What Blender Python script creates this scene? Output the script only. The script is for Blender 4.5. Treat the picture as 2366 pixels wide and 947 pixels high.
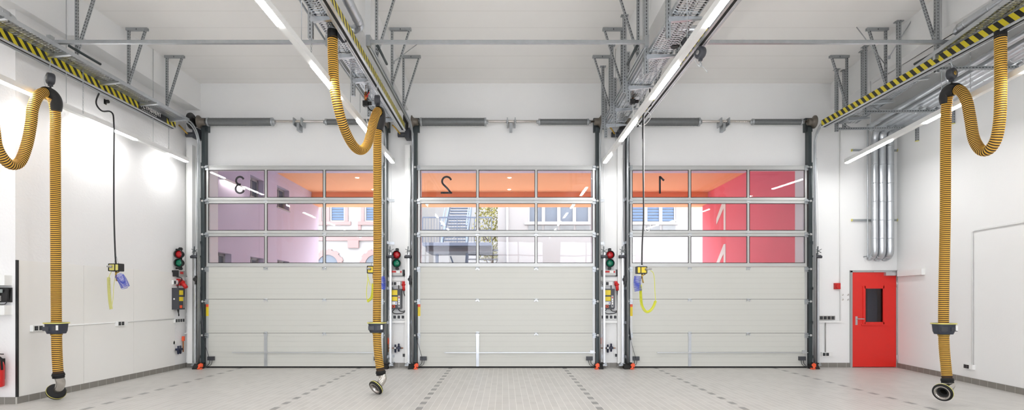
import bpy, bmesh, math, random
from mathutils import Vector, Matrix
random.seed(7)
for o in list(bpy.data.objects): bpy.data.objects.remove(o)
scene = bpy.context.scene
COL = scene.collection
V = Vector
PI = math.pi

# ---------------------------------------------------------------- camera, world, exposure
F = 1280.0; CX = 1165.0; CY = 690.0; CZ = 1.52
cam_d = bpy.data.cameras.new('camera'); cam = bpy.data.objects.new('camera', cam_d); COL.objects.link(cam)
cam.location = (0, 0, CZ); cam.rotation_euler = (PI/2, 0, 0)
cam_d.sensor_width = 36; cam_d.sensor_fit = 'HORIZONTAL'; cam_d.lens = 36*F/2366
cam_d.shift_x = (1183-CX)/2366; cam_d.shift_y = (CY-473.5)/2366
cam_d.clip_start = .05; cam_d.clip_end = 300
scene.camera = cam
w = bpy.data.worlds.new('world'); scene.world = w; w.use_nodes = True
bg = w.node_tree.nodes['Background']; bg.inputs[0].default_value = (.93, .96, 1, 1); bg.inputs[1].default_value = 5.4
scene.view_settings.view_transform = 'Standard'; scene.view_settings.look = 'None'
scene.view_settings.gamma = 1; scene.view_settings.use_curve_mapping = False
scene.view_settings.exposure = 0.38
LAMP = 78.0      # brightness of the LED tubes

# ---------------------------------------------------------------- materials
def srgb(r, g, b):
    f = lambda c: (c/12.92 if c <= .04045 else ((c+.055)/1.055)**2.4)
    return (f(r/255), f(g/255), f(b/255), 1)
def nodes(name):
    m = bpy.data.materials.new(name); m.use_nodes = True
    nt = m.node_tree; return m, nt, nt.nodes['Principled BSDF']
def mth(nt, op, a, b=None, c=None):
    n = nt.nodes.new('ShaderNodeMath'); n.operation = op
    for i, x in enumerate((a, b, c)):
        if x is None: continue
        if isinstance(x, (int, float)): n.inputs[i].default_value = x
        else: nt.links.new(x, n.inputs[i])
    return n.outputs[0]
def mixc(nt, fac, a, b):
    n = nt.nodes.new('ShaderNodeMix'); n.data_type = 'RGBA'
    if isinstance(fac, (int, float)): n.inputs[0].default_value = fac
    else: nt.links.new(fac, n.inputs[0])
    for i, x in ((6, a), (7, b)):
        if isinstance(x, tuple): n.inputs[i].default_value = x
        else: nt.links.new(x, n.inputs[i])
    return n.outputs[2]
def noise(nt, scale, detail=3, coord='Object', vec=None, stretch=None):
    n = nt.nodes.new('ShaderNodeTexNoise'); n.inputs['Scale'].default_value = scale; n.inputs['Detail'].default_value = detail
    tc = nt.nodes.new('ShaderNodeTexCoord'); src = tc.outputs[coord]
    if stretch:
        mp = nt.nodes.new('ShaderNodeMapping'); mp.inputs['Scale'].default_value = stretch; nt.links.new(src, mp.inputs[0]); src = mp.outputs[0]
    nt.links.new(src, n.inputs['Vector']); return n.outputs[0]
def bump(nt, b, h, strength=.2, dist=.01):
    n = nt.nodes.new('ShaderNodeBump'); n.inputs['Strength'].default_value = strength; n.inputs['Distance'].default_value = dist
    nt.links.new(h, n.inputs['Height']); nt.links.new(n.outputs[0], b.inputs['Normal'])
def mat(name, rgb, rough=.5, metal=0, var=.06, nscale=8, bmp=0, bscale=80, spec=.5, stretch=None):
    m, nt, b = nodes(name)
    c = srgb(*rgb); d = tuple(x*(1-var*2) for x in c[:3])+(1,)
    nt.links.new(mixc(nt, noise(nt, nscale, stretch=stretch), c, d), b.inputs['Base Color'])
    b.inputs['Roughness'].default_value = rough; b.inputs['Metallic'].default_value = metal
    b.inputs['Specular IOR Level'].default_value = spec
    if bmp: bump(nt, b, noise(nt, bscale), bmp)
    return m
def emis(name, rgb, s):
    m, nt, b = nodes(name); b.inputs['Base Color'].default_value = (.8, .8, .8, 1)
    b.inputs['Emission Color'].default_value = rgb; b.inputs['Emission Strength'].default_value = s
    return m
def xyz(nt):
    g = nt.nodes.new('ShaderNodeNewGeometry'); s = nt.nodes.new('ShaderNodeSeparateXYZ'); nt.links.new(g.outputs['Position'], s.inputs[0]); return s.outputs
def uvxy(nt):
    g = nt.nodes.new('ShaderNodeUVMap'); s = nt.nodes.new('ShaderNodeSeparateXYZ'); nt.links.new(g.outputs[0], s.inputs[0]); return s.outputs

M = {}
M['wall'] = mat('white_plaster', (240, 240, 239), .85, var=.015, nscale=1.2, bmp=.12, bscale=45)
M['wall_rough'] = mat('rough_white_plaster', (238, 237, 236), .85, var=.02, nscale=1.5, bmp=.5, bscale=28)
M['white'] = mat('white_paint', (240, 240, 238), .45, var=.01)
M['whiteplastic'] = mat('white_plastic', (236, 236, 234), .4, var=.01)
M['cladding'] = mat('white_wall_cladding', (238, 236, 232), .28, var=.02, nscale=.8)
M['galv'] = mat('galvanised_steel', (186, 190, 193), .36, .85, var=.12, nscale=14)
M['galv_light'] = mat('bright_galvanised_sheet', (205, 209, 213), .3, .9, var=.1, nscale=9)
M['alu'] = mat('aluminium', (208, 210, 212), .32, .75, var=.04)
M['alu_frame'] = mat('aluminium_gate_frame', (196, 197, 195), .4, .45, var=.03)
M['steel'] = mat('stainless_steel', (205, 200, 194), .22, .95, var=.08, nscale=20)
M['dark_steel'] = mat('dark_green_grey_steel', (72, 80, 82), .45, .35, var=.08)
M['brown_cast'] = mat('brown_grey_cast_metal', (120, 113, 104), .5, .6, var=.1)
M['spring'] = mat('grey_spring_cover', (122, 125, 126), .5, .5, var=.12, nscale=20)
M['black'] = mat('black_plastic', (26, 26, 27), .45, var=.1)
M['rubber'] = mat('black_rubber', (20, 20, 20), .75, var=.1)
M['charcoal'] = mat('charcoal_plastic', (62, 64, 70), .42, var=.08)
M['bin'] = mat('blue_grey_plastic', (50, 54, 66), .45, var=.08)
M['yellow'] = mat('yellow_plastic', (232, 205, 40), .4, var=.03)
M['pale_yellow'] = mat('pale_yellow_plastic', (222, 214, 120), .4, var=.03)
M['hiviz'] = mat('bright_yellow_cable', (226, 228, 60), .4, var=.03)
M['pale_cable'] = mat('pale_yellow_cable', (222, 220, 140), .4, var=.03)
M['blue'] = mat('blue_plastic_hose', (38, 74, 205), .3, var=.05)
M['hose_yellow'] = mat('hose_yellow_rib', (238, 184, 66), .45, var=.06)
M['hose_dark'] = mat('hose_black_fabric', (66, 46, 24), .7, var=.1)
M['red'] = mat('red_door_paint', (222, 42, 34), .35, var=.02)
M['red_plastic'] = mat('red_plastic', (205, 36, 34), .35, var=.03)
M['orange_plastic'] = mat('orange_plastic', (238, 92, 50), .4, var=.03)
M['copper'] = mat('copper_brass', (176, 112, 66), .3, .9, var=.08)
M['brass'] = mat('brass', (196, 160, 80), .3, .9, var=.08)
M['navy'] = mat('dark_blue_plastic', (26, 32, 60), .35, var=.06)
M['greybox'] = mat('silver_grey_paint', (170, 168, 164), .35, .4, var=.04)
M['frame_grey'] = mat('grey_door_frame', (165, 165, 164), .45, var=.03)
M['screen'] = mat('grey_display', (150, 158, 156), .2, var=.03)
M['ink'] = mat('black_ink', (24, 22, 24), .5, var=.02)
M['red_ink'] = mat('red_ink', (200, 50, 48), .5, var=.02)
M['paper'] = mat('white_label', (238, 238, 234), .5, var=.02)
M['purple'] = mat('lilac_grey_render', (212, 202, 222), .8, var=.03, nscale=2)
M['orange'] = mat('orange_render', (255, 184, 134), .8, var=.03, nscale=2)
M['orange2'] = mat('deep_orange_render', (255, 168, 122), .8, var=.03, nscale=2)
M['crimson'] = mat('crimson_render', (250, 118, 134), .8, var=.06, nscale=1.2)
M['facade'] = mat('white_facade_render', (152, 151, 149), .9, var=.02)
M['pink'] = mat('pink_sandstone', (150, 124, 121), .9, var=.05)
M['blind'] = mat('blue_grey_blind', (80, 104, 134), .6, var=.04)
M['winglass'] = mat('dim_window_glass', (92, 102, 114), .15, var=.05)
M['winframe'] = mat('white_window_frame', (172, 172, 172), .5, var=.01)
M['stairblue'] = mat('blue_grey_stair_steel', (100, 114, 134), .6, 0, var=.05)
M['concrete'] = mat('concrete', (90, 94, 102), .9, var=.06)
M['stone'] = mat('rubble_stone', (136, 140, 140), .9, var=.2, nscale=3, bmp=.5, bscale=6)
M['asphalt'] = mat('courtyard_paving', (232, 230, 226), .9, var=.06)
M['leaf'] = mat('autumn_leaves', (160, 154, 74), .7, var=.25, nscale=4)
M['bark'] = mat('tree_bark', (110, 92, 78), .9, var=.1)
M['lamp'] = emis('led_light', (1, .995, .99, 1), LAMP)
M['lamp_side'] = emis('led_light_side_rows', (1, .995, .99, 1), LAMP*.66)
M['lamp_out'] = emis('outdoor_lamp_light', (1, .93, .8, 1), 9)
M['lamp_red'] = mat('red_signal_lens', (196, 26, 34), .15, var=.25, nscale=60)
M['lamp_green'] = mat('green_signal_lens', (12, 130, 96), .15, var=.25, nscale=60)

# cream sandwich panel with fine horizontal grooves
m, nt, b = nodes('cream_ribbed_panel'); p = xyz(nt)
fr = mth(nt, 'FRACT', mth(nt, 'DIVIDE', p[2], .116))
gr = mth(nt, 'LESS_THAN', fr, .07)
fr2 = mth(nt, 'FRACT', mth(nt, 'DIVIDE', p[2], .029)); gr2 = mth(nt, 'LESS_THAN', fr2, .12)
h = mth(nt, 'ADD', gr, mth(nt, 'MULTIPLY', gr2, .3))
nt.links.new(mixc(nt, mth(nt, 'MULTIPLY', h, .22), srgb(203, 203, 196), srgb(165, 164, 157)), b.inputs['Base Color'])
b.inputs['Roughness'].default_value = .42; bump(nt, b, mth(nt, 'SUBTRACT', 1, h), .5, .004); M['cream'] = m

# floor tiles 10 x 20 cm with the dark marker tiles that line the bays
m, nt, b = nodes('grey_floor_tiles'); p = xyz(nt)
ix = mth(nt, 'DIVIDE', mth(nt, 'ADD', p[0], 50.03), .1); fx = mth(nt, 'FRACT', ix); cx_ = mth(nt, 'FLOOR', ix)
iy = mth(nt, 'ADD', mth(nt, 'DIVIDE', mth(nt, 'ADD', p[1], 50.02), .2), 0); fy = mth(nt, 'FRACT', iy); cy_ = mth(nt, 'FLOOR', iy)
gx = mth(nt, 'LESS_THAN', fx, .055); gy = mth(nt, 'LESS_THAN', fy, .022)
g = mth(nt, 'MAXIMUM', gx, mth(nt, 'MULTIPLY', gy, .6))
wn = nt.nodes.new('ShaderNodeTexWhiteNoise'); wn.noise_dimensions = '2D'
cb = nt.nodes.new('ShaderNodeCombineXYZ'); nt.links.new(cx_, cb.inputs[0]); nt.links.new(cy_, cb.inputs[1]); nt.links.new(cb.outputs[0], wn.inputs[0])
tile = mixc(nt, wn.outputs[0], srgb(197, 194, 189), srgb(187, 184, 179))
tile = mixc(nt, mth(nt, 'MULTIPLY', noise(nt, .9, 4, stretch=(1, .35, 1)), .35), tile, srgb(204, 202, 198))
dark = None
for xi in (-5.75, -3.22, -1.17, 1.28, 3.28, 5.87):
    d = mth(nt, 'LESS_THAN', mth(nt, 'ABSOLUTE', mth(nt, 'SUBTRACT', cx_, math.floor((xi+50.03)/.1))), .5)
    dark = d if dark is None else mth(nt, 'MAXIMUM', dark, d)
par = mth(nt, 'LESS_THAN', mth(nt, 'MODULO', cy_, 2), .5)
dark = mth(nt, 'MULTIPLY', dark, par)
tile = mixc(nt, dark, tile, srgb(138, 136, 134))
nt.links.new(mixc(nt, mth(nt, 'MULTIPLY', g, mth(nt, 'SUBTRACT', 1, mth(nt, 'MULTIPLY', dark, .0))), tile, srgb(228, 225, 220)), b.inputs['Base Color'])
b.inputs['Roughness'].default_value = .42; bump(nt, b, mth(nt, 'SUBTRACT', 1, g), .25, .003); M['floor'] = m

# skirting tiles (20 cm joints along their run, by UV)
m, nt, b = nodes('grey_skirting_tiles'); u = uvxy(nt)
f_ = mth(nt, 'LESS_THAN', mth(nt, 'FRACT', mth(nt, 'DIVIDE', u[1], .2)), .025)
nt.links.new(mixc(nt, f_, mixc(nt, noise(nt, 3), srgb(140, 136, 130), srgb(118, 114, 108)), srgb(200, 197, 190)), b.inputs['Base Color'])
b.inputs['Roughness'].default_value = .4; M['skirting'] = m

# yellow / black hazard stripes (by UV)
def hazard(name, sgn):
    m, nt, b = nodes(name); u = uvxy(nt)
    s = mth(nt, 'FRACT', mth(nt, 'DIVIDE', mth(nt, 'ADD', mth(nt, 'ADD', u[1], 50), mth(nt, 'MULTIPLY', u[0], sgn)), .15))
    nt.links.new(mixc(nt, mth(nt, 'LESS_THAN', s, .5), srgb(214, 196, 40), srgb(30, 29, 27)), b.inputs['Base Color'])
    b.inputs['Roughness'].default_value = .4; return m
M['hazard'] = hazard('hazard_stripes', .9); M['hazard_b'] = hazard('hazard_stripes_mirrored', -.9)

# strut channel with punched slots (by UV)
m, nt, b = nodes('slotted_galvanised_channel'); u = uvxy(nt)
s = mth(nt, 'MULTIPLY', mth(nt, 'LESS_THAN', mth(nt, 'FRACT', mth(nt, 'DIVIDE', u[1], .05)), .6), mth(nt, 'LESS_THAN', mth(nt, 'ABSOLUTE', u[0]), .0065))
nt.links.new(mixc(nt, s, mixc(nt, noise(nt, 12), srgb(184, 187, 189), srgb(158, 162, 165)), srgb(62, 64, 66)), b.inputs['Base Color'])
b.inputs['Roughness'].default_value = .38
nt.links.new(mth(nt, 'MULTIPLY', mth(nt, 'SUBTRACT', 1, s), .8), b.inputs['Metallic']); M['slot'] = m

# ceiling with slab joints
m, nt, b = nodes('white_ceiling_slabs'); p = xyz(nt)
g = mth(nt, 'LESS_THAN', mth(nt, 'FRACT', mth(nt, 'DIVIDE', mth(nt, 'ADD', p[1], 50.08), .57)), .02)
base = mixc(nt, noise(nt, .8), srgb(246, 244, 241), srgb(241, 239, 236))
nt.links.new(mixc(nt, mth(nt, 'MULTIPLY', g, .35), base, srgb(190, 187, 184)), b.inputs['Base Color'])
b.inputs['Roughness'].default_value = .9; bump(nt, b, mth(nt, 'SUBTRACT', 1, g), .3, .003); M['ceil'] = m

# thin clear glass
m = bpy.data.materials.new('clear_glass'); m.use_nodes = True; nt = m.node_tree; nt.nodes.clear()
out = nt.nodes.new('ShaderNodeOutputMaterial'); tr = nt.nodes.new('ShaderNodeBsdfTransparent'); gl = nt.nodes.new('ShaderNodeBsdfGlossy')
gl.inputs['Roughness'].default_value = .02; tr.inputs[0].default_value = (.93, .93, .95, 1)
fre = nt.nodes.new('ShaderNodeFresnel'); fre.inputs[0].default_value = 1.42; mx = nt.nodes.new('ShaderNodeMixShader')
bmpn = nt.nodes.new('ShaderNodeBump'); bmpn.inputs['Strength'].default_value = .06; bmpn.inputs['Distance'].default_value = .03
nt.links.new(noise(nt, 1.1, 1), bmpn.inputs['Height']); nt.links.new(bmpn.outputs[0], gl.inputs['Normal'])
nt.links.new(fre.outputs[0], mx.inputs[0]); nt.links.new(tr.outputs[0], mx.inputs[1]); nt.links.new(gl.outputs[0], mx.inputs[2]); nt.links.new(mx.outputs[0], out.inputs[0])
M['glass'] = m

# ---------------------------------------------------------------- mesh builder (world coordinates; stored relative to the thing's base)
ORI = {}
class MB:
    def __init__(s): s.bm = bmesh.new(); s.uv = s.bm.loops.layers.uv.new('uv'); s.smooth = []
    def face(s, vs, uvs=None, mi=0, sm=False):
        try: f = s.bm.faces.new(vs)
        except ValueError: return None
        f.material_index = mi; f.smooth = sm
        if uvs:
            for l, t in zip(f.loops, uvs): l[s.uv].uv = t
        return f
    def box(s, x0, x1, y0, y1, z0, z1, mi=0):
        return s.bar(V(((x0+x1)/2, (y0+y1)/2, z0)), V(((x0+x1)/2, (y0+y1)/2, z1)), x1-x0, y1-y0, up=V((0, 1, 0)), mi=mi)
    def bar(s, a, b, w, h, up=V((0, 0, 1)), mi=0, taper=1):
        a = V(a); b = V(b); d = (b-a); L = d.length; d.normalize()
        if abs(d.dot(up)) > .99: up = V((0, 1, 0)) if abs(d.y) < .9 else V((1, 0, 0))
        sx = d.cross(up).normalized(); sy = sx.cross(d).normalized()
        if abs(sx.x) > .5 and sx.x < 0: sx = -sx
        q = [(-.5, -.5), (.5, -.5), (.5, .5), (-.5, .5)]
        A = [s.bm.verts.new(a+sx*w*i+sy*h*j) for i, j in q]; B = [s.bm.verts.new(b+(sx*w*i+sy*h*j)*taper) for i, j in q]
        for k in range(4):
            n = (k+1) % 4; hw = (w if k % 2 == 0 else h)/2
            s.face([A[k], A[n], B[n], B[k]], [(-hw, 0), (hw, 0), (hw, L), (-hw, L)], mi)
        s.face(A[::-1], [(-w/2, 0)]*4, mi); s.face(B, [(-w/2, 0)]*4, mi)
        return s
    def tube(s, pts, r, n=10, mi=0, cap=True, closed=False, rf=None, mf=None, sm=True):
        pts = [V(p) for p in pts]; N = len(pts); rings = []
        d0 = (pts[1]-pts[0]).normalized(); up = V((0, 0, 1)) if abs(d0.z) < .9 else V((1, 0, 0))
        nx = d0.cross(up).normalized()
        for i, p in enumerate(pts):
            d = (pts[min(i+1, N-1)]-pts[max(i-1, 0)])
            if closed: d = pts[(i+1) % N]-pts[(i-1) % N]
            d.normalize(); nx = (nx-d*nx.dot(d)).normalized(); ny = d.cross(nx)
            rr = rf(i) if rf else r
            rings.append([s.bm.verts.new(p+(nx*math.cos(2*PI*k/n)+ny*math.sin(2*PI*k/n))*rr) for k in range(n)])
        for i in range(N if closed else N-1):
            A, B = rings[i], rings[(i+1) % N]; mm = mf(i) if mf else mi
            for k in range(n): s.face([A[k], A[(k+1) % n], B[(k+1) % n], B[k]], None, mm, sm)
        if cap and not closed: s.face(rings[0][::-1], None, mi); s.face(rings[-1], None, mf(N-2) if mf else mi)
        return s
    def cyl(s, a, b, r, n=16, mi=0, r2=None):
        a = V(a); b = V(b); r2 = r if r2 is None else r2
        return s.tube([a, b], r, n, mi, rf=(lambda i: r if i == 0 else r2))
    def lathe(s, c, ax, prof, n=20, mi=0, mf=None, cap=True):
        """prof: list of (distance along axis, radius)"""
        c = V(c); ax = V(ax).normalized(); up = V((0, 0, 1)) if abs(ax.z) < .9 else V((1, 0, 0))
        nx = ax.cross(up).normalized(); ny = ax.cross(nx); rings = []
        for t, r in prof: rings.append([s.bm.verts.new(c+ax*t+(nx*math.cos(2*PI*k/n)+ny*math.sin(2*PI*k/n))*r) for k in range(n)])
        for i in range(len(prof)-1):
            for k in range(n): s.face([rings[i][k], rings[i][(k+1) % n], rings[i+1][(k+1) % n], rings[i+1][k]], None, mf[i] if mf else mi, True)
        if cap: s.face(rings[0][::-1], None, mf[0] if mf else mi); s.face(rings[-1], None, mf[-1] if mf else mi)
        return s
    def prism(s, poly, ext, mi=0):
        """poly: 3-D outline, ext: extrusion vector"""
        A = [s.bm.verts.new(V(p)) for p in poly]; B = [s.bm.verts.new(V(p)+V(ext)) for p in poly]; n = len(poly)
        s.face(A[::-1], None, mi); s.face(B, None, mi)
        for k in range(n): s.face([A[k], A[(k+1) % n], B[(k+1) % n], B[k]], None, mi)
        return s
    def build(s, name, mats, parent=None, label=None, origin=None, bev=0, sm=None):
        bm = s.bm
        if bev:
            es = [e for e in bm.edges if len(e.link_faces) == 2 and e.calc_face_angle(0) > .8]
            bmesh.ops.bevel(bm, geom=es, offset=bev, segments=2, profile=.6, affect='EDGES')
        bmesh.ops.recalc_face_normals(bm, faces=bm.faces[:])
        if parent is not None: org = ORI[parent.name]
        elif origin is not None: org = V(origin)
        else:
            xs = [v.co for v in bm.verts]
            org = V(((min(c.x for c in xs)+max(c.x for c in xs))/2, (min(c.y for c in xs)+max(c.y for c in xs))/2, min(c.z for c in xs)))
        bmesh.ops.translate(bm, verts=bm.verts[:], vec=-org)
        me = bpy.data.meshes.new(name); bm.to_mesh(me); bm.free()
        if not isinstance(mats, (list, tuple)): mats = [mats]
        for q in mats: me.materials.append(M[q])
        o = bpy.data.objects.new(name, me); COL.objects.link(o); ORI[o.name] = org
        if parent is None: o.location = org
        else: o.parent = parent
        if label: o['label'] = label
        return o
def thing(name, label, cat, loc, group=None):
    o = bpy.data.objects.new(name, None); COL.objects.link(o); o.location = loc; ORI[o.name] = V(loc); o.empty_display_size = .1
    return tag(o, label, cat, group)
def tag(o, label, cat, group=None):
    o['label'] = label; o['category'] = cat
    if group: o['group'] = group
    return o
def struct(o): o['kind'] = 'structure'; return o
def dup(root, delta, label=None, rotz=0):
    r = root.copy(); COL.objects.link(r); r.location = V(root.location)+V(delta); r.rotation_euler = (0, 0, rotz)
    if label: r['label'] = label
    for ch in list(root.children):
        c = ch.copy(); COL.objects.link(c); c.parent = r
        for g in ch.children:
            d = g.copy(); COL.objects.link(d); d.parent = c
    ORI[r.name] = V(r.location); return r
def P(px, py, Y): return V(((px-CX)*Y/F, Y, CZ+(CY-py)*Y/F))
def PX(px, py, X): Y = F*X/(px-CX); return V((X, Y, CZ+(CY-py)*Y/F))
def cr(pts, step):
    """evenly spaced points on a Catmull-Rom curve"""
    pts = [V(p) for p in pts]; q = [pts[0]*2-pts[1]]+pts+[pts[-1]*2-pts[-2]]; out = []
    for i in range(1, len(q)-2):
        a, b, c, d = q[i-1:i+3]
        for k in range(24):
            t = k/24; out.append(.5*((2*b)+(c-a)*t+(2*a-5*b+4*c-d)*t*t+(3*b-a-3*c+d)*t**3))
    out.append(pts[-1]); L = [0]
    for i in range(1, len(out)): L.append(L[-1]+(out[i]-out[i-1]).length)
    n = max(2, int(L[-1]/step)); res = []; j = 0
    for k in range(n+1):
        s = L[-1]*k/n
        while j < len(L)-2 and L[j+1] < s: j += 1
        t = (s-L[j])/max(1e-9, L[j+1]-L[j]); res.append(out[j].lerp(out[j+1], min(1, max(0, t))))
    return res
def coil(path, R, r, pitch, n=6, step=None, mb=None):
    """helix wound round a path"""
    mb = mb or MB(); base = cr(path, pitch/10); pts = []
    d0 = (base[1]-base[0]).normalized(); nx = d0.cross(V((.13, .9, .2))).normalized()
    for i, p in enumerate(base):
        d = (base[min(i+1, len(base)-1)]-base[max(i-1, 0)]).normalized(); nx = (nx-d*nx.dot(d)).normalized(); ny = d.cross(nx)
        a = 2*PI*i/10; pts.append(p+(nx*math.cos(a)+ny*math.sin(a))*R)
    mb.tube(pts, r, n); return mb

# ================================================================ THE ROOM
YW = 12.3; ZC = 6.3
GC = (-4.605, .048, 4.71)             # centres of the three gates
def skew(Y): return 8.72-.137*(YW-Y)  # the right wall runs slightly askew
b = MB(); b.box(-8.8, 9.2, -3.3, 12.75, -.25, 0); struct(b.build('floor', 'floor'))
b = MB(); b.box(-8.8, 9.3, -3.3, 12.75, ZC, ZC+.3); struct(b.build('ceiling', 'ceil'))
b = MB(); x = -8.8
for c in GC:
    b.box(x, c-1.93, YW, YW+.35, 0, ZC); b.box(c-1.93, c+1.93, YW, YW+.35, 4.43, ZC); x = c+1.93
b.box(x, 7.68, YW, YW+.35, 0, ZC); b.box(7.68, 8.70, YW, YW+.35, 2.135, ZC); b.box(8.70, 9.3, YW, YW+.35, 0, ZC)
struct(b.build('wall_back', 'wall'))
b = MB(); b.box(-7.4, -7.06, 8, YW, 0, ZC); b.box(-8.4, -7.4, 8, 8.3, 0, ZC); b.box(-8.8, -8.4, -3.3, 8.3, 0, ZC)
struct(b.build('wall_left', 'wall_rough'))
b = MB(); Y1 = -3.3
b.prism([(skew(YW), YW, 0), (skew(Y1), Y1, 0), (skew(Y1)+.4, Y1, 0), (skew(YW)+.4, YW, 0)], (0, 0, ZC)); struct(b.build('wall_right', 'wall'))
b = MB(); x = -8.8
for c in GC: b.box(x, c-1.93, -3.6, -3.3, 0, ZC); b.box(c-1.93, c+1.93, -3.6, -3.3, 4.43, ZC); x = c+1.93
b.box(x, 9.3, -3.6, -3.3, 0, ZC); struct(b.build('wall_rear', 'wall'))
for i, c in enumerate(GC):      # glazed gates added unseen behind the camera so daylight fills the hall
    w_ = bpy.data.objects.new('window_%d' % (i+1), None); COL.objects.link(w_); w_.location = (c, -3.45, 0); ORI[w_.name] = V(w_.location); struct(w_)
    b = MB()
    for xx in (-1.93, -.66, .62, 1.88): b.box(c+xx, c+xx+.05, -3.48, -3.42, 0, 4.43)
    for zz in (0, .75, 1.5, 2.22, 2.95, 3.68, 4.38): b.box(c-1.93, c+1.93, -3.48, -3.42, zz, zz+.05)
    b.build('window_frame', 'alu_frame', w_)
    b = MB(); b.box(c-1.9, c+1.9, -3.455, -3.45, .02, 4.4); b.build('window_pane', 'glass', w_)
# ceiling beams
b = MB(); b.box(-7.06, -6.74, 8.8, YW, 5.7, ZC); b.box(-7.06, -6.93, 8, 8.8, 5.7, ZC); b.box(-8.4, -6.93, -3.3, 8, 5.7, ZC); struct(b.build('trim_1', 'wall'))
b = MB(); b.box(-2.45, -2.12, 8.8, YW, 5.7, ZC); b.box(-2.38, -2.21, -3.3, 8.8, 5.7, ZC); struct(b.build('trim_2', 'wall'))
b = MB(); b.box(2.16, 2.5, 8.8, YW, 5.7, ZC); b.box(2.25, 2.42, -3.3, 8.8, 5.7, ZC); struct(b.build('trim_3', 'wall'))
b = MB(); b.prism([(7.25, YW, 5.72), (skew(YW), YW, 5.72), (skew(-3.3), -3.3, 5.72), (6.7, -3.3, 5.72), (6.85, 8.8, 5.72)], (0, 0, ZC-5.72)); struct(b.build('trim_4', 'wall'))
# recess box on the right wall beside the door
def skirt(name, segs):
    b = MB()
    for (a, c) in segs: b.bar(V(a), V(c), .024, .1)
    struct(b.build(name, 'skirting'))
skirt('baseboard_left', [((-7.05, 8.0, .05), (-7.05, YW, .05)), ((-8.4, 7.99, .05), (-7.04, 7.99, .05))])
segs = []
for x0, x1 in ((-7.06, GC[0]-2.07), (GC[0]+2.07, GC[1]-2.07), (GC[1]+2.07, GC[2]-2.07), (GC[2]+2.07, 7.68)):
    segs.append(((x0, YW-.012, .05), (x1, YW-.012, .05)))
skirt('baseboard_back', segs)
skirt('baseboard_right', [((skew(YW)-.012, YW, .05), (skew(-3.3)-.012, -3.3, .05))])

# white cladding sheets on the left wall
cl = [(8.03, 9.28, 'nearest the free-standing hose with a double socket on it'), (9.285, 10.53, 'in the middle, behind the hanging air and power box'), (10.535, 11.85, 'farthest along, ending at the corner with the gate controls')]
for y0, y1, t in cl:
    root = thing('wall_cladding_panel', 'smooth white wall sheet %s' % t, 'wall panel', (-7.05, (y0+y1)/2, .1), 'white cladding sheets on the left wall')
    b = MB(); b.box(-7.06, -7.045, y0, y1, .1, 2.08); b.build('panel_sheet', 'cladding', root)
    if y0 < 8.1: b = MB(); b.box(-7.06, -7.03, 8.0, 8.025, .1, 2.08); b.build('edge_seal', 'black', root, label='black vertical edge strip')

# white pipe casings beside the gates
for i, (px, t) in enumerate(((443, 'in the back corner left of the first gate'), (943, 'between the left gate and the middle gate'), (1431.5, 'between the middle gate and the right gate'))):
    X = (px-CX)/104.5; b = MB(); b.box(X-.055, X+.055, YW-.13, YW, .1, 4.9)
    tag(b.build('wall_casing', 'white', bev=.004), 'tall narrow white casing %s' % t, 'casing', 'white casings beside the gates')

# ---------------------------------------------------------------- red door
d = thing('door_1', 'closed red steel door with a glazed upper panel in the back right corner', 'door', (8.19, YW, 0)); struct(d)
b = MB(); b.box(7.665, 7.71, YW-.04, YW+.2, 0, 2.14); b.box(8.68, 8.715, YW-.04, YW+.2, 0, 2.14); b.box(7.665, 8.715, YW-.04, YW+.2, 2.105, 2.15)
b.build('door_frame', 'frame_grey', d)
gx0, gx1, gz0, gz1 = 7.975, 8.41, .985, 1.765
b = MB(); b.box(7.712, gx0, YW-.03, YW+.03, .012, 2.103); b.box(gx1, 8.678, YW-.03, YW+.03, .012, 2.103); b.box(gx0, gx1, YW-.03, YW+.03, .012, gz0); b.box(gx0, gx1, YW-.03, YW+.03, gz1, 2.103)
leaf = b.build('door_leaf', 'red', d)
b = MB()
for q in ((gx0-.035, gx0+.02, gz0-.035, gz1+.035), (gx1-.02, gx1+.035, gz0-.035, gz1+.035)): b.box(q[0], q[1], YW-.045, YW-.02, q[2], q[3])
b.box(gx0, gx1, YW-.045, YW-.02, gz0-.035, gz0+.02); b.box(gx0, gx1, YW-.045, YW-.02, gz1-.02, gz1+.035); b.box(gx0-.06, gx1+.07, YW-.05, YW-.02, gz0-.055, gz0-.03)
wf = b.build('glazing_frame', 'red', d)
b = MB(); b.box(gx0, gx1, YW-.005, YW+.005, gz0, gz1); g = b.build('window_pane', 'glass', wf)
b = MB(); b.box(7.775, 7.82, YW-.04, YW-.03, .94, 1.13); hp = b.build('handle_plate', 'alu', d)
b = MB(); b.tube(cr([(7.797, YW-.035, 1.075), (7.797, YW-.085, 1.075), (7.82, YW-.09, 1.075), (7.94, YW-.088, 1.075)], .012), .011, 8); b.build('door_handle', 'alu', hp)
b = MB(); b.box(8.41, 8.64, YW-.1, YW-.03, 2.03, 2.1); dc = b.build('door_closer', 'alu', d, bev=.006)
b = MB(); b.bar(V((8.15, YW-.07, 2.112)), V((8.56, YW-.07, 2.112)), .02, .015); b.build('closer_arm', 'alu', dc)
for z in (.2, 1.85): b = MB(); b.cyl((8.685, YW-.05, z-.07), (8.685, YW-.05, z+.07), .012, 10); b.box(8.685, 8.71, YW-.052, YW-.04, z-.08, z+.08); b.build('hinge', 'alu', d)
# the passage behind the door glass
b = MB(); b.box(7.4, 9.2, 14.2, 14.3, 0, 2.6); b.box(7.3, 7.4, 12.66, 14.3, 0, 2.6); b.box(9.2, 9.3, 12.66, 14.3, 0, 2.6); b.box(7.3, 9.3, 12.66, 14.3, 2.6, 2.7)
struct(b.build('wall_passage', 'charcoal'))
b = MB(); b.box(8.5, 8.72, 12.95, 13.0, .02, 2.3); tag(b.build('passage_pillar', 'stairblue'), 'pale blue-grey pillar seen through the red door glass', 'pillar')

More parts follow.
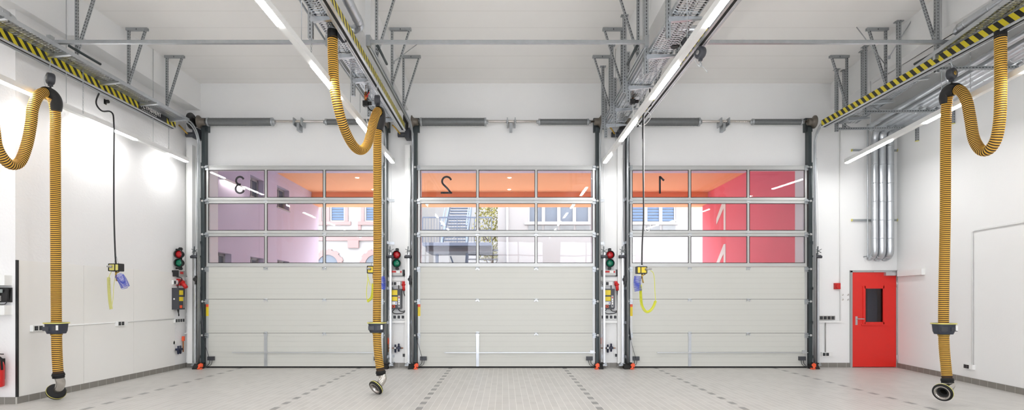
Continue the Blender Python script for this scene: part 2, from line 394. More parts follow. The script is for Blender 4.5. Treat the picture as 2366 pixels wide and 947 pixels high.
# ================================================================ SECTIONAL GATES
Z = dict(top=4.446, p1t=4.351, p1b=3.741, p2t=3.617, p2b=3.017, p3t=2.893, p3b=2.302, g=2.225, c1=1.51, c2=.767, bot=.035)
MX = (-.634, .653)
def make_gate(c):
    root = thing('sectional_gate', 'left gate, closed, lilac wall and lit lamp outside behind its windows', 'gate', (c, 12.2, 0), 'cream sectional gates')
    y0, y1 = 12.175, 12.225
    for zt, zb, pt, pb in ((Z['top'], 3.682, Z['p1t'], Z['p1b']), (3.676, 2.958, Z['p2t'], Z['p2b']), (2.952, Z['g'], Z['p3t'], Z['p3b'])):
        b = MB(); b.box(c-1.94, c+1.94, y0, y1, pt, zt); b.box(c-1.94, c+1.94, y0, y1, zb, pb)
        b.box(c-1.94, c-1.9, y0, y1, pb, pt); b.box(c+1.9, c+1.94, y0, y1, pb, pt)
        for mx in MX: b.box(c+mx-.022, c+mx+.022, y0, y1, pb, pt)
        # raised ribs on the rails
        b.box(c-1.94, c+1.94, y0-.012, y0, zt-.018, zt-.002); b.box(c-1.94, c+1.94, y0-.012, y0, zb+.002, zb+.016)
        sec = b.build('window_section', 'alu_frame', root)
        xs = [-1.9, MX[0]-.022, MX[0]+.022, MX[1]-.022, MX[1]+.022, 1.9]
        for k in range(3):
            q = MB(); xa, xb = c+xs[2*k], c+xs[2*k+1]; q.box(xa, xb, 12.196, 12.204, pb, pt); q.build('window_pane', 'glass', sec)
        q = MB()
        for k in range(3):
            xa, xb = c+xs[2*k], c+xs[2*k+1]; t = .012
            q.box(xa, xa+t, y0-.004, y0+.01, pb, pt); q.box(xb-t, xb, y0-.004, y0+.01, pb, pt); q.box(xa+t, xb-t, y0-.004, y0+.01, pb, pb+t); q.box(xa+t, xb-t, y0-.004, y0+.01, pt-t, pt)
        q.build('glazing_seal', 'black', sec)
    for zt, zb in ((Z['g']-.004, Z['c1']+.004), (Z['c1']-.004, Z['c2']+.004), (Z['c2']-.004, Z['bot'])):
        b = MB(); b.box(c-1.9, c+1.9, y0, y1, zb, zt); pn = b.build('gate_panel', 'cream', root, bev=.003)
        for s in (-1, 1):
            b = MB(); b.box(c+s*1.92-.025, c+s*1.92+.025, y0-.006, y1, zb, zt); b.build('end_cap', 'alu_frame', pn)
    b = MB()
    for z in (Z['c1'], Z['c2']): b.box(c-1.9, c+1.9, y0+.01, y1, z-.01, z+.01)
    b.build('joint_seal', 'charcoal', root)
    b = MB(); b.box(c-1.94, c+1.94, 12.18, 12.22, .0, .037); b.build('bottom_seal', 'rubber', root)
    for z in (3.68, 2.955, 2.2, Z['c1'], Z['c2']):
        for mx in MX:
            b = MB(); b.box(c+mx-.03, c+mx+.03, y0-.016, y0, z-.03, z+.012)
            b.cyl((c+mx-.045, y0-.014, z), (c+mx+.045, y0-.014, z), .01, 8); b.box(c+mx-.045, c+mx-.02, y0-.012, y0, z-.05, z-.03); b.box(c+mx+.02, c+mx+.045, y0-.012, y0, z-.05, z-.03); b.build('hinge', 'galv_light', root)
    for z in (4.4, 3.66, 2.93, 2.17, 1.46, .72):
        for s in (-1, 1):
            b = MB(); xx = c+s*1.93
            b.box(xx-.04, xx+.04, y0-.02, y0, z-.06, z+.05); b.box(xx-.03, xx+.03, y0-.07, y0, z-.012, z+.012)
            b.cyl((xx-.02*s, y0-.05, z), (xx+s*.1, y0-.05, z), .009, 8); br = b.build('roller_bracket', 'galv', root)
            b = MB(); b.cyl((xx+s*.055, y0-.05, z), (xx+s*.085, y0-.05, z), .024, 14); b.build('roller', 'whiteplastic', br)
    b = MB(); b.box(c-.634-.032, c-.634+.032, y0-.014, y0, Z['bot'], Z['c2']+.03); b.build('stiffening_strip', 'galv_light', root, label='vertical galvanised strip on the lowest panel')
    b = MB(); b.bar(V((c-1.36, y0-.03, .34)), V((c+1.95, y0-.03, .34)), .02, .02); b.box(c-.66, c-.6, y0-.03, y0, .325, .38); b.box(c+1.83, c+1.93, y0-.03, y0, .32, .39); b.build('locking_rod', 'alu', root, label='thin horizontal rod across the lowest panel')
    for s in (-1, 1):
        x0 = c+s*1.82
        b = MB(); b.box(x0-.07, x0+.07, y0-.06, y0, .17, .255); sb = b.build('sensor_box', 'charcoal', root, bev=.01)
        b = MB(); b.tube(cr([(x0+.03*s, y0-.03, .17), (x0+.04*s, y0-.03, .1), (x0+.1*s, y0-.02, .045)], .02), .006, 6); b.tube(cr([(x0-.02*s, y0-.03, .17), (x0-.0*s, y0-.03, .08), (x0+.07*s, y0-.02, .04)], .02), .005, 6); b.build('sensor_cable', 'black', sb)
    b = MB(); b.box(c-1.945, c-1.89, y0-.008, y0, 1.14, 1.4); st = b.build('warning_sticker', 'yellow', root, label='yellow strip label on the gate edge')
    b = MB(); b.box(c-1.945, c-1.89, y0-.01, y0-.008, 1.34, 1.4); b.build('sticker_print', 'orange_plastic', st)
    b = MB(); b.tube([(c-2.06, 12.1, 1.9), (c-2.05, 12.1, 1.72), (c-1.99, 12.09, 1.0), (c-1.95, 12.09, .62)], .014, 8); b.tube([(c-1.95, 12.09, .62), (c-1.84, 12.1, .22)], .005, 6); b.build('lifting_cable', 'charcoal', root)
    return root
g1 = make_gate(GC[0])
g2 = dup(g1, (GC[1]-GC[0], 0, 0), 'middle gate, closed, mirrored 2 on its glass, outside stairs behind its windows')
g3 = dup(g1, (GC[2]-GC[0], 0, 0), 'right gate, closed, marked with a mirrored 1, a crimson wall showing through its windows')
# numerals are on the outer face of the glass, so they read mirrored from inside
def stroke(mb, pts, wd, y, th=.004):
    pts = [V((p[0], 0, p[1])) for p in pts]; n = len(pts); L = []; R = []
    for i in range(n):
        d = (pts[min(i+1, n-1)]-pts[max(i-1, 0)]).normalized(); s = V((d.z, 0, -d.x))*wd/2
        L.append(pts[i]+s); R.append(pts[i]-s)
    for i in range(n-1): mb.prism([(q.x, y, q.z) for q in (L[i], L[i+1], R[i+1], R[i])], (0, th, 0))
def arc(cx, cz, r, a0, a1, n=14, sx=1): return [(cx+sx*r*math.cos(math.radians(a0+(a1-a0)*i/n)), cz+r*math.sin(math.radians(a0+(a1-a0)*i/n))) for i in range(n+1)]
for gt, dig, px0 in ((g1, '3', 554), (g2, '2', 1032), (g3, '1', 1527)):
    X = (px0-CX)/104.9; z0 = CZ+(CY-447)/104.9; b = MB(); f = lambda pts: [(X-(u-.13), z0+v) for u, v in pts]
    if dig == '2': stroke(b, f(arc(.13, .27, .1, 165, -40)+[(.12, .12), (.035, .015)]), .042, 12.206); stroke(b, f([(.01, .018), (.26, .018)]), .042, 12.206)
    elif dig == '3': stroke(b, f(arc(.13, .285, .085, 160, -80)+[(.11, .2)]), .042, 12.206); stroke(b, f([(.11, .2)]+arc(.13, .105, .095, 80, -160)), .042, 12.206)
    else: stroke(b, f([(.15, 0), (.15, .385)]), .042, 12.206); stroke(b, f([(.15, .375), (.06, .285)]), .042, 12.206)
    b.build('numeral', 'ink', gt, label='black numeral %s on the glass' % dig)

# ================================================================ GATE TRACKS
def track_path(x, dz=0, r=.42):
    pts = [V((x, 12.06-dz, .12))]
    for i in range(9):
        a = PI/2*i/8; rr = r-dz; pts.append(V((x, 12.06-r+rr*math.cos(a), 5.27-r+rr*math.sin(a))))
    pts.append(V((x, 8.1, 5.27-dz))); return pts
gname = ['left', 'middle', 'right']
def make_track(c, s, y):
    x = c+s*2.0
    root = thing('gate_track', 'y', 'gate track', (x, 12.1, 0), 'curved tracks that carry the gates')
    b = MB(); b.box(x-.035, x+.035, 12.15, 12.29, 0, 5.28); b.box(x-.038, x+.038, 12.12, 12.15, 0, 4.5)
    b.build('side_frame', 'dark_steel', root, label='dark grey-green steel upright')
    b = MB()
    for dz in (0, .06): b.tube(track_path(x+s*.03, dz), .015, 8)
    b.build('guide_rail', 'galv', root)
    b = MB(); b.bar(V((x+s*.055, 8.1, 5.24)), V((x+s*.055, 11.6, 5.24)), .012, .075); b.build('rail_web', 'galv', root)
    b = MB(); b.cyl((x-s*.045, 8.35, 5.33), (x-s*.045, 9.0, 5.33), .02, 10); b.build('buffer_spring', 'dark_steel', root)
    for z in (.25, 1.0, 1.75, 2.75, 3.7):
        b = MB(); b.box(min(x+s*.05, x+s*.056), max(x+s*.05, x+s*.056), 12.06, 12.3, z-.03, z+.03); b.box(min(x+s*.05, x+s*.17), max(x+s*.05, x+s*.17), 12.285, 12.3, z-.03, z+.03); b.build('wall_bracket', 'galv_light', root)
    return root
TL = ['standing %s the %s gate' % (a, g) for g in gname for a in ('at the left of', 'at the right of')]
for i, c in enumerate(GC):
    for j, s in enumerate((-1, 1)):
        if i == 0:
            if j == 0: tL = make_track(c, s, 0); tL['label'] = 'galvanised gate track with dark upright ' + TL[0]
            else: tR = make_track(c, s, 0); tR['label'] = 'galvanised gate track with dark upright ' + TL[1]
        else: dup(tL if j == 0 else tR, (c-GC[0], 0, 0), 'galvanised gate track with dark upright ' + TL[2*i+j])
    # cross bar joining the track ends
    b = MB(); b.bar(V((c-2.03, 8.1, 5.27)), V((c+2.03, 8.1, 5.27)), .045, .05)
    for s in (-1, 1): b.box(c+s*2.03-.03, c+s*2.03+.03, 8.06, 8.14, 5.2, 5.36)
    tag(b.build('track_cross_bar', 'galv', origin=(c, 8.1, 5.25)), 'horizontal galvanised bar joining the track ends of the %s gate' % gname[i], 'bar', 'bars joining the gate tracks')
    # torsion shaft
    r = thing('torsion_shaft', 'steel shaft with grey spring sleeves over the %s gate' % gname[i], 'gate shaft', (c, 12.12, 5.35), 'torsion shafts over the gates')
    b = MB(); b.cyl((c-1.98, 12.1, 5.39), (c+1.98, 12.1, 5.39), .022, 14); b.cyl((c-1.9, 12.2, 5.44), (c+1.9, 12.2, 5.44), .014, 8); b.build('shaft', 'steel', r)
    for x0, x1, rad in ((c-1.86, c-.46, .085), (c+.72, c+1.78, .062)):
        b = MB(); b.tube([V((x0+(x1-x0)*k/40, 12.1, 5.38)) for k in range(41)], rad, 18, rf=lambda k: rad*(1+.02*(k % 2))); sp = b.build('spring', 'spring', r)
        for xx in (x0, x1):
            b = MB(); b.cyl((xx-.02, 12.1, 5.38), (xx+.02, 12.1, 5.38), rad+.008, 14); b.cyl((xx-.06, 12.1, 5.38), (xx+.06, 12.1, 5.38), rad*.6, 12)
            b.build('spring_plug', 'galv', sp)
    for xx in (c+.02, c+.19): b = MB(); b.box(xx-.012, xx+.012, 12.04, 12.3, 5.3, 5.46); b.cyl((xx-.025, 12.1, 5.39), (xx+.025, 12.1, 5.39), .04, 12); b.build('bearing_bracket', 'galv', r)
    b = MB(); b.box(c+.07, c+.13, 12.1, 12.3, 5.2, 5.36); b.build('coupling_plate', 'galv', r)
    for s in (-1, 1):
        b = MB(); xx = c+s*2.0
        b.lathe((xx-s*.08, 12.1, 5.38), (s, 0, 0), [(0, .05), (0, .07), (.06, .075), (.09, .08), (.12, .11), (.135, .14), (.15, .14), (.15, .03)], 22); b.build('cable_drum', 'brown_cast', r)
        b = MB(); b.box(xx-.08, xx+.08, 12.2, 12.3, 5.2, 5.5); b.build('end_plate', 'dark_steel', r)
# chain operators at the left side of each gate
for i, c in enumerate(GC):
    xx = c-2.17 if i else c-2.14
    r = thing('gate_operator', 'black-wheeled gate operator under the shaft end at the left of the %s gate' % gname[i], 'gate motor', (xx, 12.05, 5.0), 'gate operators')
    b = MB(); b.lathe((xx-.03, 11.95, 5.35), (1, 0, 0), [(0, .05), (.0, .17), (.015, .175), (.045, .175), (.06, .16), (.06, .04)], 26); b.build('chain_wheel', 'black', r)
    b = MB(); b.cyl((xx-.2, 12.1, 5.1), (xx, 12.1, 5.1), .055, 16); b.box(xx-.04, xx+.06, 12.05, 12.29, 5.02, 5.24); b.build('motor_housing', 'charcoal', r)
    b = MB(); b.tube(cr([(xx-.14, 12.05, 5.1), (xx-.22, 12.0, 5.2), (xx-.3, 12.0, 5.28)], .03), .016, 8); b.build('motor_conduit', 'brass', r)

# slim barrier posts beside each track, with pulley head and rubber foot
k = 0
for i, c in enumerate(GC):
    for s in (-1, 1):
        x = c+s*2.13
        r = thing('barrier_post', 'slim aluminium post with pulley head, standing %s the %s gate' % ('left of' if s < 0 else 'right of', gname[i]), 'post', (x, 12.1, 0), 'slim aluminium posts beside the gates')
        b = MB(); b.box(x-.02, x+.02, 12.06, 12.12, .08, 2.52); b.box(x-.008, x+.008, 12.05, 12.06, .1, 2.5); b.build('post_profile', 'alu', r)
        b = MB(); b.box(x-.08, x+.06, 12.05, 12.13, .06, .09); b.box(x-.05, x+.05, 12.05, 12.3, .1, .12); b.build('foot_bracket', 'galv', r)
        b = MB(); b.cyl((x-.09, 12.06, 2.43), (x+.07, 12.06, 2.43), .03, 12); b.box(x-.07, x+.05, 12.04, 12.3, 2.44, 2.47); b.build('pulley', 'charcoal', r)
        b = MB(); b.bar(V((x-.07, 12.06, 2.6)), V((x+.06, 12.06, 2.52)), .012, .012); b.bar(V((x-.01, 12.06, 2.66)), V((x-.02, 12.06, 2.48)), .016, .016); b.bar(V((x-.06, 12.06, 2.53)), V((x+.07, 12.06, 2.6)), .01, .01); b.build('head_fitting', 'dark_steel', r)
        if s < 0: b = MB(); b.box(x+.015, x+.055, 12.02, 12.06, 1.83, 2.02); b.cyl((x+.035, 12.0, 1.94), (x+.035, 12.05, 1.94), .045, 14); b.build('cord_reel', 'black', r)
        b = MB(); b.bar(V((x-.01, 12.1, 2.6)), V((x-.05*s, 12.12, 4.6)), .006, .006); b.bar(V((x+.02, 12.1, 2.6)), V((x+.0, 12.12, 4.6)), .004, .004); b.build('tension_wire', 'galv', r)
        # foot guard
        x = c+s*2.02; r = thing('track_foot_guard', 'black rubber foot guard with orange clip, %s foot of the %s gate' % ('left' if s < 0 else 'right', gname[i]), 'foot guard', (x, 12.0, 0), 'rubber guards at the gate feet')
        b = MB(); b.prism([(x-.1, 11.93, 0), (x-.1, 12.11, 0), (x-.1, 12.11, .1), (x-.1, 12.02, .11), (x-.1, 11.93, .02)], (.17, 0, 0)); b.box(x-.02, x+.09, 12.0, 12.11, .1, .13); b.build('rubber_block', 'rubber', r, bev=.006)
        xo = x-s*.07; b = MB(); b.tube(cr([(xo-.03, 11.9, .012), (xo+.0, 11.9, .05), (xo-.02, 11.93, .09), (xo+.03, 11.95, .12)], .012), .02, 8); b.box(xo-.045, xo+.035, 11.91, 11.97, 0, .03); b.box(xo-.005, xo+.05, 11.915, 11.97, .05, .12); b.build('orange_clip', 'orange_plastic', r, bev=.004)

# ================================================================ OUTSIDE
b = MB(); b.box(-22, 24, 12.75, 34, -.25, -.02); b.box(-22, 24, -16, -3.6, -.25, -.02); struct(b.build('ground', 'asphalt'))
b = MB(); b.box(-6.9, 7.3, 12.66, 16.1, 5.17, 5.5); struct(b.build('trim_5', 'purple'))
b = MB(); b.box(-6.9, 7.3, 16.1, 19.7, 5.17, 5.5); b.box(-6.9, 7.3, 19.0, 19.75, 4.78, 5.17); struct(b.build('trim_6', ['orange']))
b = MB(); b.box(-6.6, 6.98, 18.985, 19.0, 4.77, 5.17); struct(b.build('trim_7', 'orange2'))
wn = [(14.4, 15.2, 4.2, 4.75), (16.1, 17.0, 4.2, 4.83), (12.75, 13.4, 1.7, 2.6), (14.4, 15.2, 1.8, 2.62), (16.1, 17.0, 1.8, 2.66)]
b = MB(); b.box(-7.1, -6.85, 12.66, 19.7, 0, 5.2)
ys = sorted({12.66, 19.7}|{w_[0] for w_ in wn}|{w_[1] for w_ in wn})
for ya, yb in zip(ys[:-1], ys[1:]):
    cuts = sorted([(w_[2], w_[3]) for w_ in wn if w_[0] <= ya+.001 and w_[1] >= yb-.001]); z = 0
    for za, zb in cuts: b.box(-6.86, -6.6, ya, yb, z, za); z = zb
    b.box(-6.86, -6.6, ya, yb, z, 5.17)
struct(b.build('wall_outer_left', 'purple'))
b = MB(); b.box(6.98, 7.4, 13.3, 19.5, 0, 5.17); struct(b.build('wall_outer_right', 'crimson'))
b = MB(); b.box(6.99, 7.4, 12.66, 13.3, 0, 5.17); struct(b.build('wall_outer_reveal', 'purple'))
# white digits on the crimson wall
b = MB()
for z in (2.15, 3.6): b.prism([(6.975, 17.6, z), (6.975, 17.45, z), (6.975, 17.45, z+1.1), (6.975, 17.6, z+1.1)], (-.006, 0, 0)); b.prism([(6.975, 17.6, z+1.1), (6.975, 18.2, z+.55), (6.975, 18.2, z+.35), (6.975, 17.6, z+.8)], (-.006, 0, 0))
tag(b.build('painted_digits', 'paper'), 'white upright digits painted on the crimson wall outside', 'painted sign')
wl = ['upper window nearer the outdoor lamp', 'upper window farther along, beside the orange canopy', 'lower window nearest the gate', 'lower window in the middle', 'lower window farthest along']
for (ya, yb, za, zb), t in zip(wn, wl):
    r = thing('window_unit', 'white framed %s in the lilac wall outside' % t, 'window', (-6.7, (ya+yb)/2, za), 'windows in the lilac outside wall')
    b = MB()
    for q in ((ya, ya+.06, za, zb), (yb-.06, yb, za, zb), (ya, yb, za, za+.06), (ya, yb, zb-.06, zb), ((ya+yb)/2-.02, (ya+yb)/2+.02, za, zb)): b.box(-6.8, -6.75, *q)
    b.build('window_frame', 'winframe', r)
    b = MB(); b.box(-6.785, -6.775, ya+.06, yb-.06, za+.06, zb-.06); b.build('window_pane', 'winglass', r)
    b = MB(); b.box(-6.85, -6.57, ya-.03, yb+.03, za-.03, za); b.build('window_sill', 'winframe', r)
r = thing('outdoor_wall_lamp', 'lit slim linear lamp on the lilac wall outside the left gate', 'lamp', (-6.56, 13.4, 4.28))
b = MB(); b.box(-6.6, -6.5, 12.86, 13.94, 4.28, 4.33); b.build('lamp_housing', 'white', r)
b = MB(); b.box(-6.59, -6.51, 12.88, 13.92, 4.265, 4.28); b.build('lamp_diffuser', 'lamp_out', r)
for i, (x, y) in enumerate(((-4.43, 16.7), (.16, 16.7), (.17, 18.5), (-4.37, 18.5))):
    b = MB(); b.cyl((x, y, 5.16), (x, y, 5.168), .055, 16); tag(b.build('canopy_spotlight', 'lamp_out'), 'small round spotlight in the orange canopy, %s' % ['nearer one outside the left gate', 'nearer one outside the middle gate', 'farther one outside the middle gate', 'farther one outside the left gate'][i], 'spotlight', 'spotlights in the canopy')

# white building at the right of the courtyard
YB = 24.0; S = F/YB; bx = lambda px: (px-CX)/S; bz = lambda py: CZ+(CY-py)/S
def facade(name, label, Y, x0, x1, ztop, wins, mats='facade', trims=()):
    """wins: (x0, x1, z0, z1, panes, blind)"""
    r = thing(name, label, 'building', ((x0+x1)/2, Y, 0))
    b = MB(); b.box(x0, x1, Y+.16, Y+3, 0, ztop); xs = sorted({x0, x1}|{q[0] for q in wins}|{q[1] for q in wins})
    for xa, xb in zip(xs[:-1], xs[1:]):
        z = 0
        for q in sorted([q for q in wins if q[0] <= xa+.001 and q[1] >= xb-.001], key=lambda q: q[2]): b.box(xa, xb, Y, Y+.17, z, q[2]); z = q[3]
        b.box(xa, xb, Y, Y+.17, z, ztop)
    b.build('wall', mats, r)
    for x_0, x_1, z0, z1, np, bl in wins:
        b = MB(); t = .07
        b.box(x_0, x_1, Y+.06, Y+.1, z0, z0+t); b.box(x_0, x_1, Y+.06, Y+.1, z1-t, z1)
        for k in range(np+1): xx = x_0+(x_1-x_0)*k/np; b.box(xx-t, xx+t, Y+.05, Y+.1, z0, z1)
        wf = b.build('window', 'winframe', r)
        b = MB(); b.box(x_0, x_1, Y+.11, Y+.12, z0, z1); b.build('pane', 'winglass', wf)
        if bl:
            b = MB(); z = z0+.1
            while z < z1-.05: b.prism([(x_0+.08, Y+.075, z), (x_1-.08, Y+.075, z), (x_1-.08, Y+.095, z+.09), (x_0+.08, Y+.095, z+.09)], (0, .005, 0)); z += .13
            b.build('blind', 'blind', wf)
    return r
w1 = [(bx(1220), bx(1363), bz(515), bz(470), 4, False), (bx(1458), bx(1562), bz(515), bz(470), 3, True)]
rb = facade('courtyard_building', 'white building with window rows facing the courtyard outside', YB, bx(1150), bx(1900), 8.5, w1)
for x0, x1 in ((1218, 1365), (1456, 1563)):
    n = 4 if x0 < 1300 else 3
    for k in range(n):
        xa = bx(x0+(x1-x0)*k/n)+.05; xb = bx(x0+(x1-x0)*(k+1)/n)-.05
        b = MB(); b.box(xa, xb, YB-.03, YB, bz(533), bz(521)); b.build('stone_panel', 'stone', rb)
b = MB(); b.box(bx(1212), bx(1368), YB-.06, YB, bz(519), bz(515)); b.box(bx(1452), bx(1566), YB-.06, YB, bz(519), bz(515)); b.build('window_ledge', 'winframe', rb)
b = MB(); b.cyl((bx(1172), YB-.06, 0), (bx(1172), YB-.06, 8.4), .05, 10); b.build('downpipe', 'winframe', rb)
# pink trimmed house on the left
YB2 = 27.0; S2 = F/YB2; cx2 = lambda px: (px-CX)/S2; cz2 = lambda py: CZ+(CY-py)/S2
w2 = [(cx2(762), cx2(797), cz2(512), cz2(465), 1, True), (cx2(842), cx2(877), cz2(512), cz2(465), 1, True), (cx2(718), cx2(736), cz2(512), cz2(465), 1, True)]
rp = facade('sandstone_house', 'pale house with pink stone trim beyond the left gate', YB2, cx2(600), cx2(930), 9, w2)
b = MB()
for q in w2:
    b.box(q[0]-.16, q[0], YB2-.06, YB2+.02, q[2]-.1, q[3]+.1); b.box(q[1], q[1]+.16, YB2-.06, YB2+.02, q[2]-.1, q[3]+.1); b.box(q[0]-.3, q[1]+.3, YB2-.1, YB2+.02, q[2]-.17, q[2])
    b.box(q[0]+.3-.6, q[0]-.16, YB2-.05, YB2, q[2]-.4, q[2]-.17)
b.box(cx2(600), cx2(930), YB2-.1, YB2, cz2(556), cz2(546)); b.box(cx2(805), cx2(830), YB2-.14, YB2, cz2(573), cz2(556)); b.build('stone_trim', 'pink', rp)
for pxc in (758, 868, 700):
    X = cx2(pxc); zc = cz2(612); b = MB(); R_ = .5
    for k in range(12):
        a0 = PI*k/12; a1 = PI*(k+1)/12; ro = .78 if k % 2 else .72
        b.prism([(X+R_*math.cos(a0), YB2-.08, zc+R_*math.sin(a0)), (X+ro*math.cos(a0), YB2-.08, zc+ro*math.sin(a0)), (X+ro*math.cos(a1), YB2-.08, zc+ro*math.sin(a1)), (X+R_*math.cos(a1), YB2-.08, zc+R_*math.sin(a1))], (0, .1, 0))
    b.box(X-.75, X-R_, YB2-.08, YB2+.01, 0, zc); b.box(X+R_, X+.75, YB2-.08, YB2+.01, 0, zc); aw = b.build('arch_surround', 'pink', rp)
    b = MB(); pts = [(X+R_*math.cos(PI*k/16), YB2-.02, zc+R_*math.sin(PI*k/16)) for k in range(17)]+[(X-R_, YB2-.02, .6), (X+R_, YB2-.02, .6)]
    b.prism(pts, (0, .015, 0)); b.build('arched_window', 'winglass', aw)
# pale house behind the stairs
facade('rear_house', 'pale timber-clad house behind the outside stairs', 31.0, -6.2, 2.0, 9, [(-2.6, -1.9, 1.4, 2.9, 1, False)])
# outside stairs with gallery
YS = 22.0; S3 = F/YS; sx = lambda px: (px-CX)/S3; sz = lambda py: CZ+(CY-py)/S3
r = thing('outdoor_staircase', 'blue-grey steel outside staircase with railed landing seen through the middle gate', 'staircase', (sx(1060), 23, 0))
zl = sz(560); xa, xb = sx(1008), sx(1070)
b = MB(); b.box(sx(976), sx(1136), 22, 24.2, zl-.12, zl); b.build('landing', 'stairblue', r)
b = MB(); b.box(sx(982), sx(1136), 22.2, 24.2, zl-.34, zl-.13); b.build('landing_beam', 'concrete', r)
b = MB()
for k in range(14):
    z = zl+.17*(k+1); y = 23.9+.26*k; b.box(xa+.08, xb-.08, y, y+.3, z-.03, z)
b.build('upper_steps', 'stairblue', r)
b = MB()
for x in (xa, xb): b.bar(V((x, 23.8, zl)), V((x, 27.6, zl+2.5)), .08, .3); b.bar(V((x, 23.8, zl+.9)), V((x, 27.6, zl+3.4)), .05, .05)
b.build('stringer', 'stairblue', r)
b = MB(); b.bar(V((sx(976), 22.05, zl+1.0)), V((sx(1136), 22.05, zl+1.0)), .05, .05); b.bar(V((sx(976), 22.05, zl+.5)), V((sx(1136), 22.05, zl+.5)), .03, .03)
n = 24
for k in range(n+1): x = sx(976)+(sx(1136)-sx(976))*k/n; t = .035 if k % 6 == 0 else .012; b.box(x-t/2, x+t/2, 22.03, 22.07, zl, zl+1.0)
b.build('railing', 'stairblue', r)
b = MB()
for k in range(14):
    z = zl-.19*(k+1); y = 23.6-.05*k; b.box(sx(1078), sx(1150), 23.0, 23.3, z-.04, z)
    b.bar(V((sx(1150)-.05, 23.2, z)), V((sx(1150), 23.2, z)), .1, .03)
b.build('lower_steps', 'concrete', r)
b = MB(); b.bar(V((sx(1076), 23.1, zl-.3)), V((sx(1060), 23.1, 0)), .12, .2); b.bar(V((sx(1000), 23.4, zl-.3)), V((sx(1000), 23.4, 0)), .12, .12); b.bar(V((sx(1030), 23.9, zl-.4)), V((sx(1072), 24.0, 1.4)), .1, .06); b.build('support', 'stairblue', r)
# tree behind the landing
r = thing('courtyard_tree', 'small yellow-green tree behind the outside stair landing', 'tree', (sx(1135), 25.5, 0))
b = MB(); tx = -.55; b.tube(cr([(tx, 25.5, 0), (tx+.05, 25.5, 2), (tx-.05, 25.5, 4)], .3), .08, 8, rf=lambda i: .1-.003*i)
for k in range(9):
    a = random.uniform(0, 6.28); z = 2.2+.25*k; b.tube(cr([(tx, 25.5, z), (tx+.4*math.cos(a), 25.5+.4*math.sin(a), z+.5), (tx+.7*math.cos(a), 25.5+.7*math.sin(a), z+1)], .15), .025, 5)
b.build('trunk', 'bark', r)
b = MB()
for k in range(1500):
    a = random.uniform(0, 6.28); rr = random.random()**.6; ph = random.uniform(-1, 1)
    c = V((tx+.95*rr*math.cos(a)*math.sqrt(1-ph*ph*.7), 25.5+.95*rr*math.sin(a), 4.6+1.3*ph)); n1 = V((random.gauss(0, 1), random.gauss(0, 1), random.gauss(0, 1))).normalized(); n2 = n1.orthogonal().normalized()
    s_ = .06; q = [b.bm.verts.new(c+n1*s_), b.bm.verts.new(c+n2*s_*.6), b.bm.verts.new(c-n1*s_), b.bm.verts.new(c-n2*s_*.6)]; b.face(q)
b.build('foliage', 'leaf', r)

# ================================================================ LED LIGHT ROWS
def light_row(xf, z, y0, y1, segs, label, hang=(), lm='lamp'):
    """xf(Y) gives the X of the row"""
    r = thing('linear_ceiling_lamp', label, 'lamp', (xf(y1), y1, z), 'long rows of LED lamps')
    h = MB(); h.bar(V((xf(y0), y0, z+.042)), V((xf(y1), y1, z+.042)), .075, .08); h.build('lamp_housing', 'white', r)
    for a, c in segs:
        q = MB(); q.bar(V((xf(a), a, z-.004)), V((xf(c), c, z-.004)), .066, .018); q.build('lamp_diffuser', lm, r)
    for y in hang:
        q = MB(); q.cyl((xf(y), y, z+.08), (xf(y), y, ZC), .004, 6); q.build('suspension_wire', 'galv', r)
seg = []
a = 11.13; seg.append((11.1, 11.72)); y = 8.97
while y > -2.6: seg.append((y, y+1.13)); y -= 2.13
light_row(lambda Y: -2.36, 4.4, -3.0, 11.75, seg, 'lit LED row running towards the gap between the left gate and the middle gate', (4.5, 6.45, 8.5, 10.6))
light_row(lambda Y: 2.13, 4.4, -3.0, 11.75, seg, 'lit LED row running towards the gap between the middle gate and the right gate', (4.5, 6.45, 8.5, 10.6))
light_row(lambda Y: -6.72, 4.42, -3.0, 11.75, seg, 'lit LED row along the left wall behind the hanging hose', (8.5, 10.6), 'lamp_side')
seg2 = [(10.0, 11.66), (8.0, 9.02), (5.9, 7.0), (3.8, 4.9), (1.7, 2.8), (-.4, .7), (-2.5, -1.4)]
light_row(lambda Y: 7.2-.137*(11.6-Y), 4.38, -3.0, 11.68, seg2, 'lit LED row slanting beside the pipes over the right wall', (8.6, 10.7), 'lamp_side')

# ================================================================ TRACK HANGERS (V-shaped)
def hanger(x, y, s, label, zb=5.3):
    r = thing('track_hanger', label, 'hanger', (x, y, zb), 'V-shaped hangers of the gate tracks')
    b = MB(); b.box(min(x-s*.04, x+s*.34), max(x-s*.04, x+s*.34), y-.03, y+.03, ZC-.045, ZC); b.build('top_plate', 'dark_steel' if s > 3 else 'slot', r)
    b = MB(); b.bar(V((x, y, zb-.03)), V((x, y, ZC-.04)), .045, .03); b.build('vertical_strut', 'slot', r)
    b = MB(); b.bar(V((x+s*.01, y-.02, zb)), V((x+s*.31, y-.02, ZC-.04)), .045, .03); b.build('diagonal_strut', 'slot', r)
hl = {8.6: 'nearest one', 9.79: 'middle one', 10.9: 'farthest one'}
for i, c in enumerate(GC):
    for s in (-1, 1):
        for y in (8.6, 9.79, 10.9):
            hanger(c+s*(2.03 if s < 0 else 2.03), y, -s, 'V-shaped slotted steel hanger, %s over the %s track of the %s gate' % (hl[y], 'left' if s < 0 else 'right', gname[i]))
for x0, y0, z0, x1, y1, z1, t in ((-1.98, 9.9, 5.75, -1.55, 10.3, ZC, 'at the left of the middle gate'), (6.72, 9.75, 5.62, 6.2, 9.75, ZC, 'left of the middle hanger near the red door'), (6.74, 9.7, 5.75, 6.95, 9.4, ZC, 'right of the middle hanger near the red door')):
    b = MB(); b.cyl((x0, y0, z0), (x1, y1, z1), .008, 8); b.cyl((x0, y0, z0-.03), (x0, y0, z0+.02), .02, 8); tag(b.build('brace_rod', 'galv'), 'thin steel brace rod to the ceiling, %s' % t, 'rod')

